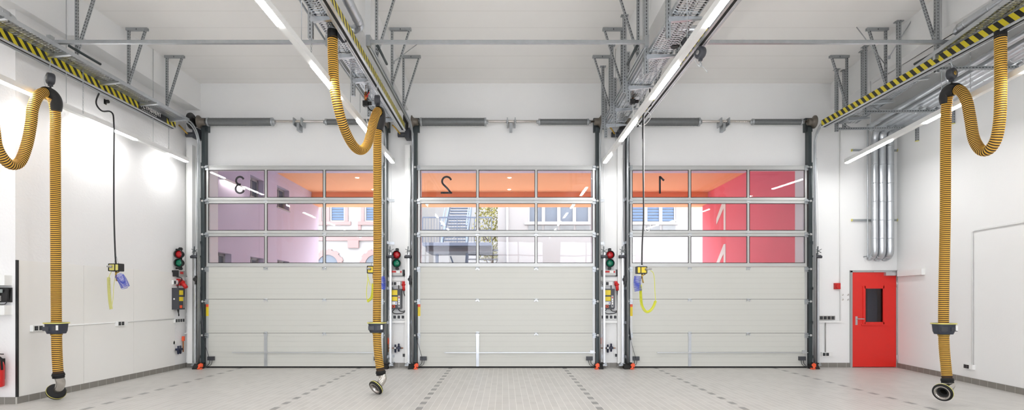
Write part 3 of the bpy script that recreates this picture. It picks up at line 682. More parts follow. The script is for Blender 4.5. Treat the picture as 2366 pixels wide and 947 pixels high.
# ================================================================ EXHAUST RAILS with hazard stripes
def rail(x, y0, y1, side, label, end=True):
    """side: +1 stripes on the +X face"""
    z = 5.02; r = thing('exhaust_rail', label, 'rail', (x, y1, z), 'striped exhaust suction rails')
    b = MB(); b.box(x-.045, x+.045, y0, y1, z-.03, z+.11); b.box(x-.06, x-.045, y0, y1, z-.045, z-.02); b.box(x+.045, x+.06, y0, y1, z-.045, z-.02); b.build('rail_profile', 'alu', r)
    b = MB(); xs = x+side*.047; b.bm.verts.ensure_lookup_table()
    q = [(xs, y0, z-.018), (xs, y1, z-.018), (xs, y1, z+.105), (xs, y0, z+.105)]
    vs = [b.bm.verts.new(p) for p in q]; b.face(vs, [(-.06, y0), (-.06, y1), (.06, y1), (.06, y0)])
    vs2 = [b.bm.verts.new((p[0]-side*.002, p[1], p[2])) for p in q]; b.face(vs2[::-1], [(-.06, y0), (.06, y0), (.06, y1), (-.06, y1)])
    b.build('hazard_stripes', 'hazard' if side > 0 else 'hazard_b', r)
    b = MB(); b.box(x-.018, x+.018, y0+.01, y1-.01, z-.034, z-.03); b.build('rubber_slot', 'rubber', r)
    b = MB(); b.box(x-.05, x+.05, y1, y1+.012, z-.04, z+.115); b.build('end_cap', 'alu', r)
    return r
r1 = rail(-6.75, -2.5, 11.3, 1, 'striped exhaust rail along the left wall, a word in white near its far end')
r2 = rail(-2.09, -2.5, 11.4, 1, 'striped exhaust rail between the left and middle gates')
r3 = rail(2.69, -2.5, 11.2, -1, 'striped exhaust rail largely behind the LED row between the middle and right gates')
r4 = rail(6.46, -2.5, 11.2, -1, 'striped exhaust rail right of the right gate')
# name plate on the left rail, with block lettering
b = MB(); b.box(-6.703, -6.698, 10.15, 11.0, 5.0, 5.125); pl = b.build('name_plate', 'black', r1)
FONT = {'P': ['111', '101', '111', '100', '100'], 'L': ['100', '100', '100', '100', '111'], 'Y': ['101', '101', '010', '010', '010'], 'M': ['10001', '11011', '10101', '10001', '10001'], 'O': ['111', '101', '101', '101', '111'],
        'V': ['101', '101', '101', '101', '010'], 'E': ['111', '100', '111', '100', '111'], 'N': ['1001', '1101', '1011', '1001', '1001'], 'T': ['111', '010', '010', '010', '010'], 'A': ['010', '101', '111', '101', '101'],
        'R': ['110', '101', '110', '101', '101'], 'S': ['111', '100', '111', '001', '111'], 'I': ['1', '1', '1', '1', '1'], '3': ['111', '001', '111', '001', '111'], ' ': ['0', '0', '0', '0', '0']}
def word(mb, txt, org, right, up, px, dep):
    org = V(org); right = V(right); up = V(up); n = right.cross(up); u = 0
    for ch in txt:
        g = FONT[ch]
        for r_, row in enumerate(g):
            for c_, v in enumerate(row):
                if v == '1':
                    p = org+right*(u+c_)*px+up*(4-r_)*px; mb.prism([p, p+right*px, p+right*px+up*px, p+up*px], n*dep)
        u += len(g[0])+1
    return u
b = MB(); word(b, 'PLYMOVENT', (-6.697, 10.22, 5.055), (0, 1, 0), (0, 0, 1), .0155, .001); b.build('lettering', 'paper', r1)
b = MB()
for k in range(9): b.box(-6.697, -6.696, 10.24+k*.05, 10.24+k*.05+.03, 5.02, 5.032)
b.build('small_print', 'paper', r1)

# ================================================================ CABLE TRAYS
def tray(xf, wd, z, y0, y1, label, ribs=.055):
    r = thing('cable_tray', label, 'cable tray', (xf(y1), y1, z), 'perforated cable trays')
    b = MB(); d = V((xf(y1)-xf(y0), y1-y0, 0)); L = d.length; d.normalize(); sd = V((d.y, -d.x, 0))
    A = V((xf(y0), y0, z)); B = V((xf(y1), y1, z))
    for s in (0, 1):
        o = sd*wd*s; b.bar(A+o+V((0, 0, .03)), B+o+V((0, 0, .03)), .003, .06)
        b.bar(A+sd*(wd*s+(.03 if s == 0 else -.03)), B+sd*(wd*s+(.03 if s == 0 else -.03)), .03, .002)
    b.bar(A+sd*wd*.5, B+sd*wd*.5, .02, .002)
    n = int(L/ribs)
    for k in range(n):
        p = A+d*(k*ribs+ribs/2); b.bar(p+sd*.002, p+sd*(wd-.002), ribs*.5, .002, up=V((0, 0, 1)))
    b.build('tray_sheet', 'galv_light', r)
    c = MB()
    for q, rr, ph in ((.3, .012, 0), (.42, .009, 1), (.6, .014, 2), (.72, .008, 3)):
        c.tube([A+d*(L*k/60)+sd*(wd*q+.012*math.sin(k*.7+ph))+V((0, 0, rr+.004)) for k in range(61)], rr, 6)
    c.build('cable_bundle', 'greybox', r)
    return r
tray(lambda Y: -6.74, .32, 5.13, -2.0, 11.3, 'perforated cable tray above the striped rail on the left wall')
tray(lambda Y: -2.44, .34, 5.14, -2.0, 11.4, 'perforated cable tray between the left and middle gates')
tray(lambda Y: 2.13, .36, 5.14, -2.0, 11.5, 'perforated cable tray between the middle and right gates')
tray(lambda Y: 6.95-.17*(11.5-Y)+.0, .34, 5.14, -1.0, 11.5, 'perforated cable tray slanting over the striped rail at the right')
def support(x, y, x1, zb, label, post=True, ztop=ZC, plate=True):
    r = thing('tray_support', label, 'bracket', (x, y, zb), 'cable tray supports')
    if post:
        b = MB(); b.box(x-.03, x+.03, y-.025, y+.025, zb-.28, ztop); b.build('post', 'slot', r)
        if plate: b = MB(); b.box(x-.05, x+.05, y-.05, y+.05, ztop-.012, ztop); b.build('top_plate', 'galv', r)
    b = MB(); s = 1 if x1 > x else -1
    b.prism([(x, y-.027, zb-.075), (x1, y-.027, zb-.03), (x1, y-.027, zb-.004), (x, y-.027, zb-.004)], (0, .05, 0)); b.build('arm', 'galv_light', r)
for k, y in enumerate((8.2, 9.04, 10.1, 11.03)): support(6.95-.17*(11.5-y)-.03, y, 6.95-.17*(11.5-y)+.4, 5.13, 'short steel arm under the slanting tray at the right, number %s from the camera' % ['one', 'two', 'three', 'four'][k], post=False)
ordn = ['nearest', 'second', 'third', 'farthest']
for k, y in enumerate((7.1, 8.15, 9.2, 10.2, 11.1)): support(-6.78, y, -6.38, 5.13, 'steel arm under the tray by the left wall, number %s from the camera' % ['one', 'two', 'three', 'four', 'five'][k], post=False)
for k, y in enumerate((7.1, 8.18, 9.1, 10.16, 11.1)): support(-2.48, y, -2.06, 5.13, 'slotted tray post left of the middle gate, number %s from the camera' % ['one', 'two', 'three', 'four', 'five'][k], ztop=5.7, plate=False)
for k, y in enumerate((7.1, 8.2, 9.4, 10.5, 11.45)): support(2.1, y, 2.53, 5.13, 'slotted tray post right of the middle gate, number %s from the camera' % ['one', 'two', 'three', 'four', 'five'][k], ztop=5.7 if y > 8.8 else ZC, plate=False)
for k, y in enumerate((9.4, 10.5, 11.45)):
    b = MB(); b.box(1.98+.02, 2.06, y-.07, y-.03, 5.0, ZC-.01); b.box(1.97, 2.09, y-.09, y-.01, ZC-.015, ZC); tag(b.build('ceiling_post', 'slot'), 'slotted post before the beam right of the middle gate, %s' % ['nearest of three', 'second of three', 'farthest of three'][k], 'post', 'ceiling posts')
for k, (y, x1) in enumerate(((8.53, 7.9), (10.5, 8.25), (11.55, 8.4))):
    x = 6.93-.09*(11.55-y) if y > 9 else 6.66
    r = thing('pipe_support', 'slotted post with long arm carrying the pipes, %s of three' % ['nearest', 'middle', 'farthest'][k], 'bracket', (x, y, 5.0), 'long pipe supports')
    b = MB(); b.box(x-.03, x+.03, y-.025, y+.025, 5.0, ZC); b.build('post', 'slot', r)
    b = MB(); b.box(x-.05, x+.05, y-.05, y+.05, ZC-.012, ZC); b.build('top_plate', 'galv', r)
    b = MB(); b.bar(V((x+.03, y, 5.06)), V((x1, y, 5.08)), .045, .045); b.build('arm', 'slot', r)
    b = MB(); b.bar(V((x+.03, y-.03, 5.2)), V((x+.28, y-.03, 5.07)), .03, .006); b.build('gusset', 'galv', r)
for k, (x, y, zb) in enumerate(((6.8, 9.55, 5.25), (6.93, 10.7, 5.2), (7.12, 11.6, 5.1), (6.74, 7.6, 5.2))):
    b = MB(); b.box(x-.03, x+.03, y-.025, y+.025, zb, ZC-.01); b.box(x-.06, x+.06, y-.05, y+.05, ZC-.015, ZC); tag(b.build('ceiling_post', 'slot'), 'slotted steel post from the ceiling to the right-hand tray, %s' % ['in the middle', 'beside the middle pipe support', 'farthest, beside the last pipe support', 'nearest the camera'][k], 'post', 'ceiling posts')

# ================================================================ DUCTS
def duct(name, label, pts, r_, cat='duct', group=None, mt='galv_light', bands=True, step=.04):
    path = cr(pts, step); root = thing(name, label, cat, path[0], group)
    q = []; per = max(5, int(.42/step))
    for k, p in enumerate(path):
        if k % per == 3 and 2 < k < len(path)-3:
            d = (path[k+1]-path[k]).normalized(); q += [(p-d*.012, r_), (p-d*.008, r_), (p-d*.007, r_+.003), (p+d*.007, r_+.003), (p+d*.008, r_), (p+d*.012, r_)]
        else: q.append((p, r_))
    b = MB(); b.tube([t[0] for t in q], r_, 22, rf=lambda i: q[i][1]); b.build('duct_pipe', mt, root)
    return root
def elbow_collar(root, p0, pm, p1, r_):
    b = MB(); b.tube(cr([p0, p0.lerp(pm, .7), pm.lerp(p1, .3)+V((0, 0, 0)), p1], .02), r_, 18); b.build('duct_elbow', 'galv_light', root)
    b = MB(); b.cyl(p1+V((0, 0, .03)), p1-V((0, 0, .07)), r_+.008, 20); b.build('rubber_collar', 'rubber', root)
dl = duct('spiral_duct', 'round spiral duct above the tray at the top left corner', [(-6.6, 7.35, 5.28), (-6.6, 5, 5.28), (-6.6, -2, 5.28)], .06, group='round ducts beside the rails')
b = MB(); b.tube(cr([(-6.6, 7.33, 5.28), (-6.62, 7.45, 5.26), (-6.7, 7.48, 5.2), (-6.82, 7.4, 5.16)], .02), .058, 16); b.build('duct_elbow', 'galv_light', dl)
dm = duct('spiral_duct', 'round spiral duct feeding the hanging hose between the left and middle gates', [(-2.02, 7.7, 5.36), (-2.0, 5, 5.36), (-2.0, -2, 5.36)], .065, group='round ducts beside the rails')
b = MB(); b.tube(cr([(-2.02, 7.68, 5.36), (-2.04, 7.8, 5.36), (-2.14, 7.84, 5.33), (-2.25, 7.7, 5.3), (-2.305, 7.5, 5.24), (-2.308, 7.45, 5.12), (-2.308, 7.45, 5.09)], .02), .062, 16); b.build('duct_elbow', 'galv_light', dm)
b = MB(); b.cyl((-2.308, 7.45, 5.13), (-2.308, 7.45, 5.02), .068, 20); b.build('rubber_collar', 'rubber', dm)
b = MB(); b.prism([(-2.26, 7.44, 5.1), (-2.14, 7.44, 5.1), (-2.12, 7.44, 4.98), (-2.18, 7.44, 4.96), (-2.26, 7.44, 5.06)], (0, .03, 0)); b.build('carrier_bracket', 'charcoal', dm)
dr = duct('spiral_duct', 'round spiral duct ending in an open black collar behind the LED row', [(2.9, 7.9, 5.4), (2.92, 5, 5.4), (2.92, -2, 5.4)], .065, group='round ducts beside the rails')
b = MB(); b.tube(cr([(2.9, 7.88, 5.4), (2.86, 7.98, 5.4), (2.7, 8.0, 5.4), (2.52, 8.0, 5.4), (2.46, 7.98, 5.36), (2.45, 7.96, 5.25)], .02), .062, 16); b.build('duct_elbow', 'galv_light', dr)
b = MB(); b.cyl((2.45, 7.96, 5.28), (2.45, 7.96, 5.14), .068, 20, ); b.build('rubber_collar', 'rubber', dr)
b = MB(); b.cyl((2.45, 7.96, 5.139), (2.45, 7.96, 5.13), .055, 16); b.build('collar_dark_disc', 'ink', dr)  # black disc paints in the dark hollow of the collar
b = MB(); b.prism([(2.5, 7.9, 5.25), (2.74, 7.9, 5.25), (2.74, 7.9, 5.1), (2.56, 7.9, 5.1)], (0, .03, 0)); b.build('carrier_bracket', 'charcoal', dr)
dq = duct('spiral_duct', 'bright spiral duct with a bend above the striped rail at the top right corner', [(6.46, 7.85, 5.36), (6.44, 7, 5.38), (6.4, 5, 5.4), (6.4, -2, 5.4)], .065, group='round ducts beside the rails')
b = MB(); b.tube(cr([(6.46, 7.83, 5.36), (6.5, 7.93, 5.35), (6.62, 7.86, 5.33), (6.7, 7.6, 5.34), (6.72, 7.3, 5.34)], .02), .06, 16); b.build('duct_elbow', 'galv_light', dq)
b = MB(); b.prism([(6.42, 7.12, 5.0), (6.42, 7.3, 5.0), (6.42, 7.28, 5.22), (6.42, 7.16, 5.22)], (.012, 0, 0)); b.build('hanger_plate', 'galv', dq)
b = MB(); b.cyl((6.45, 7.2, 5.0), (6.45, 7.2, 4.9), .068, 20); b.build('rubber_collar', 'rubber', dq)

# the three big vertical pipes that turn along the right wall
def wallpipe(x, rad, off, ztop, label):
    zb = CZ+(CY-592)/104.6
    pts = [(x, YW-.02, zb-.03), (x, YW-.06, zb-.03), (x, YW-.16, zb+.02), (x, YW-.19, zb+.12), (x, YW-.19, zb+.4), (x, YW-.19, 3.6), (x, YW-.19, ztop-.35), (x, YW-.2, ztop-.12), (x-.02, YW-.3, ztop-.01), (x-.06, YW-.6, ztop)]
    for Y in (10.5, 9.0, 7.0, 5.0): pts.append((x-.137*(YW-.2-Y), Y, ztop))
    return duct('service_pipe', label, pts, rad, cat='pipe', group='thick metal pipes by the red door')
for (px, rad, zt, t) in ((2021, .062, 5.17, 'leftmost of the three above the red door'), (2037.5, .078, 5.18, 'middle of the three above the red door'), (2056, .078, 5.18, 'rightmost of the three above the red door')):
    wallpipe((px-CX)/105.7, rad, 0, zt, 'thick galvanised pipe bending at the ceiling, %s' % t)
for (x, rad, t, zt) in (((2006-CX)/105.5, .014, 'left of the thick pipes above the red door', 5.3), ((2028.5-CX)/105.5, .012, 'between the first and second thick pipes', 5.32)):
    b = MB(); b.tube(cr([(x, YW-.02, 2.45), (x, YW-.14, 2.47), (x, YW-.15, 2.6), (x, YW-.15, 5.1), (x, YW-.2, zt), (x-.05, YW-.6, zt+.02), (x-.7, 7, zt+.02)], .05), rad, 8); tag(b.build('thin_pipe', 'galv'), 'thin metal pipe running down %s' % t, 'pipe')
# extra pipes on the arms over the right wall
for k, (dx, z, rad, t) in enumerate(((-.62, 5.22, .05, 'next to the tray'), (-.44, 5.2, .05, 'second from the tray'))):
    b = MB(); X0 = 8.42+dx; b.tube(cr([(X0+.12, YW-.4, 5.16), (X0, YW-.7, z), (X0-.5, 8.0, z), (X0-.9, 5.0, z)], .08), rad, 14); b2 = b
    tag(b2.build('overhead_pipe', 'galv_light'), 'galvanised pipe lying on the long arms at the right, %s' % t, 'pipe', 'pipes on the long arms')
for (z, t) in ((CZ+(CY-346.5)/104.5, 'upper'), (CZ+(CY-508)/104.5, 'lower')):
    xa, xb = (1971-CX)/104.5, (2074-CX)/104.5
    r = thing('pipe_rail', '%s short wall channel behind the vertical pipes' % t, 'channel', ((xa+xb)/2, YW, z), 'wall channels behind the pipes')
    b = MB(); b.box(xa, xb, YW-.04, YW, z-.02, z+.02); b.build('channel', 'slot', r)
    b = MB(); b.box(xa-.015, xa, YW-.044, YW, z-.024, z+.024); b.box(xb, xb+.015, YW-.044, YW, z-.024, z+.024); b.build('end_cap', 'pale_yellow', r)

# brackets on the right wall
for k, (px, pt, pb, t) in enumerate(((2122, 285, 325, 'farther one, right of the LED row'), (2205, 240, 285, 'nearer one, behind the hanging hose'))):
    # point on the slanted wall: X = 8.72-.137(12.3-Y), X/Y = (px-CX)/F
    kx = (px-CX)/F; Y = (8.72-.137*12.3)/(kx-.137); X = skew(Y); zt, zb = CZ+(CY-pt)*Y/F, CZ+(CY-pb)*Y/F
    r = thing('wall_console', 'small galvanised console on the right wall, %s' % t, 'bracket', (X, Y, zb), 'consoles on the right wall')
    b = MB(); b.box(X-.05, X-.005, Y-.03, Y+.03, zb, zt+.1); b.build('upright', 'slot', r)
    b = MB(); b.bar(V((X-.04, Y, zt-.1)), V((X-.26, Y, zt+.08)), .03, .004, up=V((0, 1, 0))); b.bar(V((X-.04, Y, zt+.08)), V((X-.5, Y, zt+.1)), .04, .03); b.build('arm', 'galv', r)
    b = MB(); b.box(X-.052, X-.003, Y-.032, Y+.032, zb-.012, zb); b.build('end_cap', 'pale_yellow', r)

# ================================================================ EXHAUST HOSES
def hose(path, label, nozzle, bin_z, saddle, r_=.066):
    """path: list of points top to bottom; nozzle: elbow points; saddle: (i0, i1) fractions"""
    root = thing('exhaust_hose', label, 'hose', (path[0].x, path[0].y, path[-1].z), 'yellow and black exhaust hoses')
    pitch = .029; pts = cr(path, pitch/4); k4 = (0, 0, 1, 1)
    b = MB(); b.tube(pts, r_, 22, rf=lambda i: r_*(1.0, 1.03, .955, .945)[i % 4], mf=lambda i: (0, 0, 1, 1)[i % 4] if i < len(pts)-12 else 1, sm=False); b.build('ribbed_hose', ['hose_yellow', 'hose_dark'], root)
    e = pts[-1]; b = MB(); d = (pts[-1]-pts[-6]).normalized(); b.cyl(e-d*.04, e+d*.03, r_+.01, 22); b.cyl(e-d*.02, e-d*.005, r_+.016, 22); b.build('hose_cuff', 'rubber', root)
    el = cr([e]+nozzle, .012); b = MB(); b.tube(el, r_-.006, 20, cap=False); el_o = b.build('nozzle_elbow', 'steel', root)
    c = el[-1]; ax = (el[-1]-el[-4]).normalized()
    b = MB(); b.lathe(c, ax, [(-.025, .05), (-.02, .1), (-.005, .122), (.03, .128), (.045, .125), (.05, .115), (.05, .085), (.02, .075), (.02, .05)], 30, mf=None, cap=False); nz = b.build('nozzle_disc', 'rubber', root)
    b = MB(); b.lathe(c, ax, [(.008, .126), (.012, .1292), (.017, .1292), (.02, .126)], 30, cap=False); b.build('nozzle_band', 'pale_yellow', nz)
    b = MB(); b.lathe(c, ax, [(.051, .1), (.054, .09), (.04, .078), (.02, .07), (.0, .062), (-.02, .06)], 28, cap=False); b.build('nozzle_mouth', 'steel', nz)
    # hanging tray-like control handle round the hose
    q = min((p for p in pts if p.y > -99), key=lambda p: abs(p.z-bin_z)+(0 if p.z < 3 else 9)); cx, cy = q.x, q.y
    def ring(z, rx, ry): return [V((cx+rx*math.copysign(abs(math.cos(a))**.6, math.cos(a)), cy+ry*math.copysign(abs(math.sin(a))**.6, math.sin(a)), z)) for a in [2*PI*j/32 for j in range(32)]]
    b = MB(); prof = [(bin_z+.085, .145, .12), (bin_z+.07, .148, .122), (bin_z+.068, .132, .108), (bin_z-.035, .122, .1), (bin_z-.075, .105, .09), (bin_z-.075, r_, r_), (bin_z+.06, r_+.003, r_+.003), (bin_z+.062, .125, .1), (bin_z+.085, .13, .105)]
    rs = [[b.bm.verts.new(p) for p in ring(*t)] for t in prof]+[None]; rs[-1] = rs[0]
    for A, B in zip(rs[:-1], rs[1:]):
        for j in range(32): b.face([A[j], A[(j+1) % 32], B[(j+1) % 32], B[j]], None, 0, False)
    bn = b.build('hose_handle', 'bin', root, label='dark blue-grey plastic collar with handles')
    b = MB(); rs = [[b.bm.verts.new(p) for p in ring(z, rx, ry)] for z, rx, ry in ((bin_z+.072, .1465, .1215), (bin_z+.08, .151, .126), (bin_z+.088, .147, .122))]
    for A, B in zip(rs[:-1], rs[1:]):
        for j in range(32): b.face([A[j], A[(j+1) % 32], B[(j+1) % 32], B[j]])
    b.build('rim_trim', 'pale_yellow', bn)
    for xx in (-.07, .07): b = MB(); b.box(cx+xx-.045, cx+xx+.045, cy-.112, cy-.1, bin_z-.03, bin_z+.03); b.build('handle_recess', 'charcoal', bn, bev=.006) if True else None
    b = MB(); b.box(cx+.085, cx+.115, cy-.118, cy-.112, bin_z-.02, bin_z+.05); b.build('handle_label', 'paper', bn)
    b = MB(); b.cyl((cx, cy, bin_z-.1), (cx, cy, bin_z-.075), r_+.008, 20); b.build('hose_clamp', 'brass', bn)
    # saddle
    near = lambda t: min(range(len(pts)), key=lambda i: (pts[i]-t).length)
    i0, i1 = near(saddle[0]), near(saddle[1]); sp = pts[i0:i1:3]; b = MB(); mid = sum(sp, V((0, 0, 0)))/len(sp)
    prev = None; up0 = V(saddle[2])
    for i in range(len(sp)):
        d = (sp[min(i+1, len(sp)-1)]-sp[max(i-1, 0)]).normalized(); out = (up0-d*up0.dot(d)).normalized(); sd = d.cross(out)
        t = i/(len(sp)-1); ang = 1.9; R1 = r_+.014+.03*math.sin(PI*t)
        rg = [b.bm.verts.new(sp[i]+(out*math.cos(a)+sd*math.sin(a))*R1) for a in [-ang+2*ang*j/14 for j in range(15)]]
        rg += [b.bm.verts.new(sp[i]+(out*math.cos(a)+sd*math.sin(a))*(R1-.008)) for a in [ang-2*ang*j/14 for j in range(15)]]
        if prev:
            for j in range(30): b.face([prev[j], prev[(j+1) % 30], rg[(j+1) % 30], rg[j]], None, 0, True)
        prev = rg
    sdl = b.build('hose_saddle', 'black', root)
    m_ = sp[len(sp)//3]; b = MB(); b.cyl(m_+V((0, 0, r_)), m_+V((0, 0, r_+.13)), .012, 8); b.build('saddle_eye', 'black', sdl)
    return root, m_
Lx = -6.6
lp = [V((-6.62, 7.1, 4.95)), V((-6.62, 7.1, 4.4))]+[PX(a_, b_, Lx) for a_, b_ in ((-14, 300), (-5, 345), (20, 378), (45, 375), (62, 335), (72, 285), (76, 250), (88, 222), (105, 214), (121, 228), (128, 262), (128, 330), (128.5, 500), (130, 700), (131, 790), (133, 840), (135, 868))]
lh, ls = hose(lp, 'yellow and black exhaust hose hanging nearest the left wall, nozzle disc just above the floor', [P(140, 882, 8.24), P(138, 893, 8.27), P(131, 903, 8.315)], CZ+(CY-759)/157.5, (PX(103, 213, Lx), PX(128, 258, Lx), (.6, .1, .8)))
mp = [P(768.5, 86, 7.45), P(769, 130, 7.45), P(773, 200, 7.45), P(783, 255, 7.52), P(799, 305, 7.7), P(818, 338, 7.95), P(835, 347, 8.18), P(849, 333, 8.37), P(857, 305, 8.5), P(863, 280, 8.6), P(870, 261, 8.72), P(875, 258, 8.82), P(875, 275, 8.9), P(872, 310, 8.92), P(872, 400, 8.93), P(872, 600, 8.93), P(871, 750, 8.93), P(873, 810, 8.93), P(880, 862, 8.93)]
mh, ms = hose(mp, 'yellow and black exhaust hose hanging before the right edge of the left gate', [P(885, 873, 8.91), P(880, 884, 8.87), P(871, 893, 8.81)], CZ+(CY-757)/143.3, (P(872, 259, 8.78), P(872, 302, 8.92), (1, .35, .25)))
Rx = 6.45
rp_ = [V((6.45, 7.2, 4.93))]+[PX(a_, b_, Rx) for a_, b_ in ((2312, 140), (2311.5, 240), (2308, 290), (2300, 325), (2284, 347), (2266, 346), (2250, 320), (2242, 275), (2234, 235), (2222, 212), (2207, 207), (2193, 216), (2187, 245), (2185, 320), (2184, 500), (2180.5, 700), (2181, 790), (2186, 850), (2189, 880))]
rh, rs_ = hose(rp_, 'yellow and black exhaust hose hanging before the right wall, right of the red door', [P(2195, 889, 8.05), P(2190, 897, 8.01), P(2180, 905, 7.94)], CZ+(CY-760)/157.5, (PX(2212, 208, Rx), PX(2187, 243, Rx), (-.5, .6, .6)))

# spring balancers
def balancer(p, top, bot, label, rot=0, disc=False):
    """p centre of body"""
    p = V(p); r = thing('hose_balancer', label, 'balancer', p, 'spring balancers on the rails')
    b = MB(); ax = V((math.cos(rot), math.sin(rot), 0))
    b.lathe(p-ax*.045, ax, [(0, .05), (0, .07), (.012, .082), (.05, .085), (.078, .082), (.09, .07), (.09, .03)], 24); q = V((-ax.y, ax.x, 0)); b.box(p.x-.022, p.x+.022, p.y-.022, p.y+.022, p.z-.11, p.z-.06); b.build('balancer_body', 'charcoal', r)
    b = MB(); b.lathe(p-ax*.052, ax, [(0, .0), (0, .03), (.01, .03)], 16); b.build('cap_sticker', 'brass' if disc else 'greybox', r)
    b = MB(); b.tube(cr([p+V((0, 0, .08)), p+V((.012, 0, .12)), p+V((-.008, 0, .15)), V((p.x, p.y, top))], .015), .007, 6); b.build('top_hook', 'galv_light', r)
    b = MB(); b.cyl(p-V((0, 0, .11)), V((p.x, p.y, bot)), .003, 6); b.tube([p+V((0, 0, -.12)), p+V((.018, 0, -.15)), p+V((.014, 0, -.19)), p+V((-.014, 0, -.19)), p+V((-.018, 0, -.15))], .004, 6, closed=True, cap=False); b.build('balancer_cable', 'galv', r)
    b = MB(); b.tube(cr([p+V((-.05, 0, .1)), p+V((-.09, 0, .0)), p+V((-.07, 0, -.12)), p+V((-.02, 0, -.18))], .03), .0025, 5); b.build('safety_cable', 'galv', r)
    return r
balancer((ls.x+.0, ls.y, CZ+(CY-182)*ls.y/F), 5.0, ls.z+.19, 'black spring balancer above the hose by the left wall', .9)
balancer((ms.x-.03, ms.y+.02, CZ+(CY-231)*ms.y/F), 4.99, ms.z+.19, 'dark spring balancer above the hose at the left gate', .2)
balancer((rs_.x, rs_.y, CZ+(CY-171)*rs_.y/F), 4.99, rs_.z+.19, 'dark spring balancer with brass centre above the hose at the right', 2.0, True)
bx_ = (1618.5-CX)*7.6/F; r = balancer((bx_, 7.6, CZ+(CY-122)*7.6/F), 5.0, CZ+(CY-152)*7.6/F, 'dark spring balancer with empty hook beside the LED row near the right gate', .3)
b = MB(); b.tube(cr([P(1613, 152, 7.6), P(1618, 151, 7.6), P(1628, 158, 7.6), P(1635, 168, 7.6)], .02), .004, 5); b.build('loose_cable', 'galv', r)

# ================================================================ AIR / POWER PENDANTS
def pendant(p, cable, label, yel, blue, flip=1, grp='hanging air and power boxes', small='pale_cable'):
    p = V(p); r = thing('air_power_pendant', label, 'hanging supply box', p, grp)
    b = MB(); b.box(p.x-.085, p.x+.085, p.y-.06, p.y+.06, p.z-.055, p.z+.055); bx0 = b.build('supply_box', 'yellow' if small == 'hiviz' else 'pale_yellow', r, bev=.008)
    b = MB()
    for z in (-.058, .058): b.box(p.x-.088, p.x+.088, p.y-.064, p.y+.064, p.z+z-.008, p.z+z+.008)
    for x in (-.085, .02 if flip > 0 else -.02, .085): b.box(p.x+x-.008, p.x+x+.008, p.y-.064, p.y+.064, p.z-.06, p.z+.06)
    b.build('box_edges', 'black', bx0)
    b = MB(); s = flip; b.cyl((p.x-.03 if s > 0 else p.x+.06, p.y-.06, p.z+.01), (p.x-.07 if s > 0 else p.x+.13, p.y-.1, p.z+.02), .024, 14, r2=.018); b.cyl((p.x-.055 if s > 0 else p.x+.12, p.y-.085, p.z+.015), (p.x-.085 if s > 0 else p.x+.16, p.y-.11, p.z+.015), .014, 12); b.build('plug', 'greybox', bx0)
    b = MB(); b.cyl((p.x+.01, p.y-.02, p.z-.06), (p.x+.01, p.y-.02, p.z-.15), .014, 10); b.cyl((p.x+.01, p.y-.02, p.z-.13), (p.x+.03, p.y-.03, p.z-.23), .012, 10); b.cyl((p.x+.01, p.y-.02, p.z-.1), (p.x+.07, p.y-.03, p.z-.07), .01, 8); b.build('air_coupling', 'brass', r)
    b = MB(); b.tube(cr(cable, .03), .013, 8); b.build('supply_cable', 'black', r)
    b = MB()
    for s in (-1, 1): b.cyl((p.x+s*.04, p.y, p.z+.055), (p.x, p.y, p.z+.2), .003, 5)
    b.build('carrying_wires', 'galv', r)
    if len(yel) > 2:
        a, body, c = yel
        b = coil(body, .021, .0055, .013); b.tube(cr(a, .02), .0055, 6); b.tube(cr(c, .02), .0055, 6); b.build('coiled_cable', small, r, label='spiral yellow cable')
    b = coil(blue, .065, .0042, .017); b.build('coiled_air_hose', 'blue', r, label='blue spiral air hose')
    return r
def pq(Y): return lambda x, y: P(x, y, Y)
q = pq(9.41)
pendant(q(268.5, 618), [V((-6.66, 9.3, 5.3)), V((-6.7, 9.3, 5.25)), q(231, 210), q(222, 237), q(235, 256), q(257, 259), q(263, 285), q(263, 400), q(263.5, 500), q(266, 580), q(268, 610)], 'pale yellow supply box with blue spiral hose hanging before the left wall',
        ([q(261, 620), q(256, 630), q(251, 641)], [q(251, 641), q(252, 670), q(254, 695), q(257, 714)], [q(257, 714), q(261, 690), q(263, 660), q(266, 637)]), [q(275, 636), q(284, 650), q(290, 664)])
q = pq(9.6)
pendant(q(862, 623), [V((-2.15, 9.4, 5.3)), q(853, 205), q(848, 235), q(853, 252), q(866, 262), q(870, 300), q(869, 400), q(867, 600), q(863, 615)], 'yellow supply box half hidden behind the hose at the left gate',
        ([q(856, 625), q(849, 635), q(856, 660)], [q(862, 655), q(861, 675), q(858, 688), q(853, 693), q(849, 696)], [q(849, 696), q(847, 680), q(848, 660), q(851, 640)]), [q(880, 640), q(884, 655), q(881, 668)], small='hiviz')
q = pq(9.9)
rm = pendant(q(1481.5, 624), [V((2.3, 9.9, 5.25)), q(1497, 195), q(1502, 215), q(1506, 240), q(1494, 250), q(1487, 262), q(1485, 300), q(1486, 400), q(1487, 500), q(1484, 560), q(1483, 612)], 'yellow supply box with bright yellow cable loop before the right gate',
        ([q(1480, 640), q(1477, 650), q(1479, 660)], [q(1480, 658), q(1481, 690), q(1484, 708), q(1493, 720), q(1502, 718), q(1510, 708), q(1515, 695)], [q(1515, 695), q(1513, 670), q(1512, 645), q(1509, 630), q(1503, 625)]), [q(1474, 638), q(1472, 655), q(1475, 672)], flip=-1, small='hiviz')
b = MB(); b.tube(cr([q(1478, 255), q(1482, 262), q(1488, 268), q(1488, 400), q(1489, 510), q(1493, 516), q(1500, 515), q(1503, 525), q(1497, 535), q(1490, 530), q(1486, 515)], .03), .006, 6); b.tube(cr([q(1473, 285), q(1480, 291), q(1490, 288), q(1502, 275), q(1504, 265), q(1496, 258), q(1488, 260)], .03), .006, 6); b.build('white_air_line', 'whiteplastic', rm)
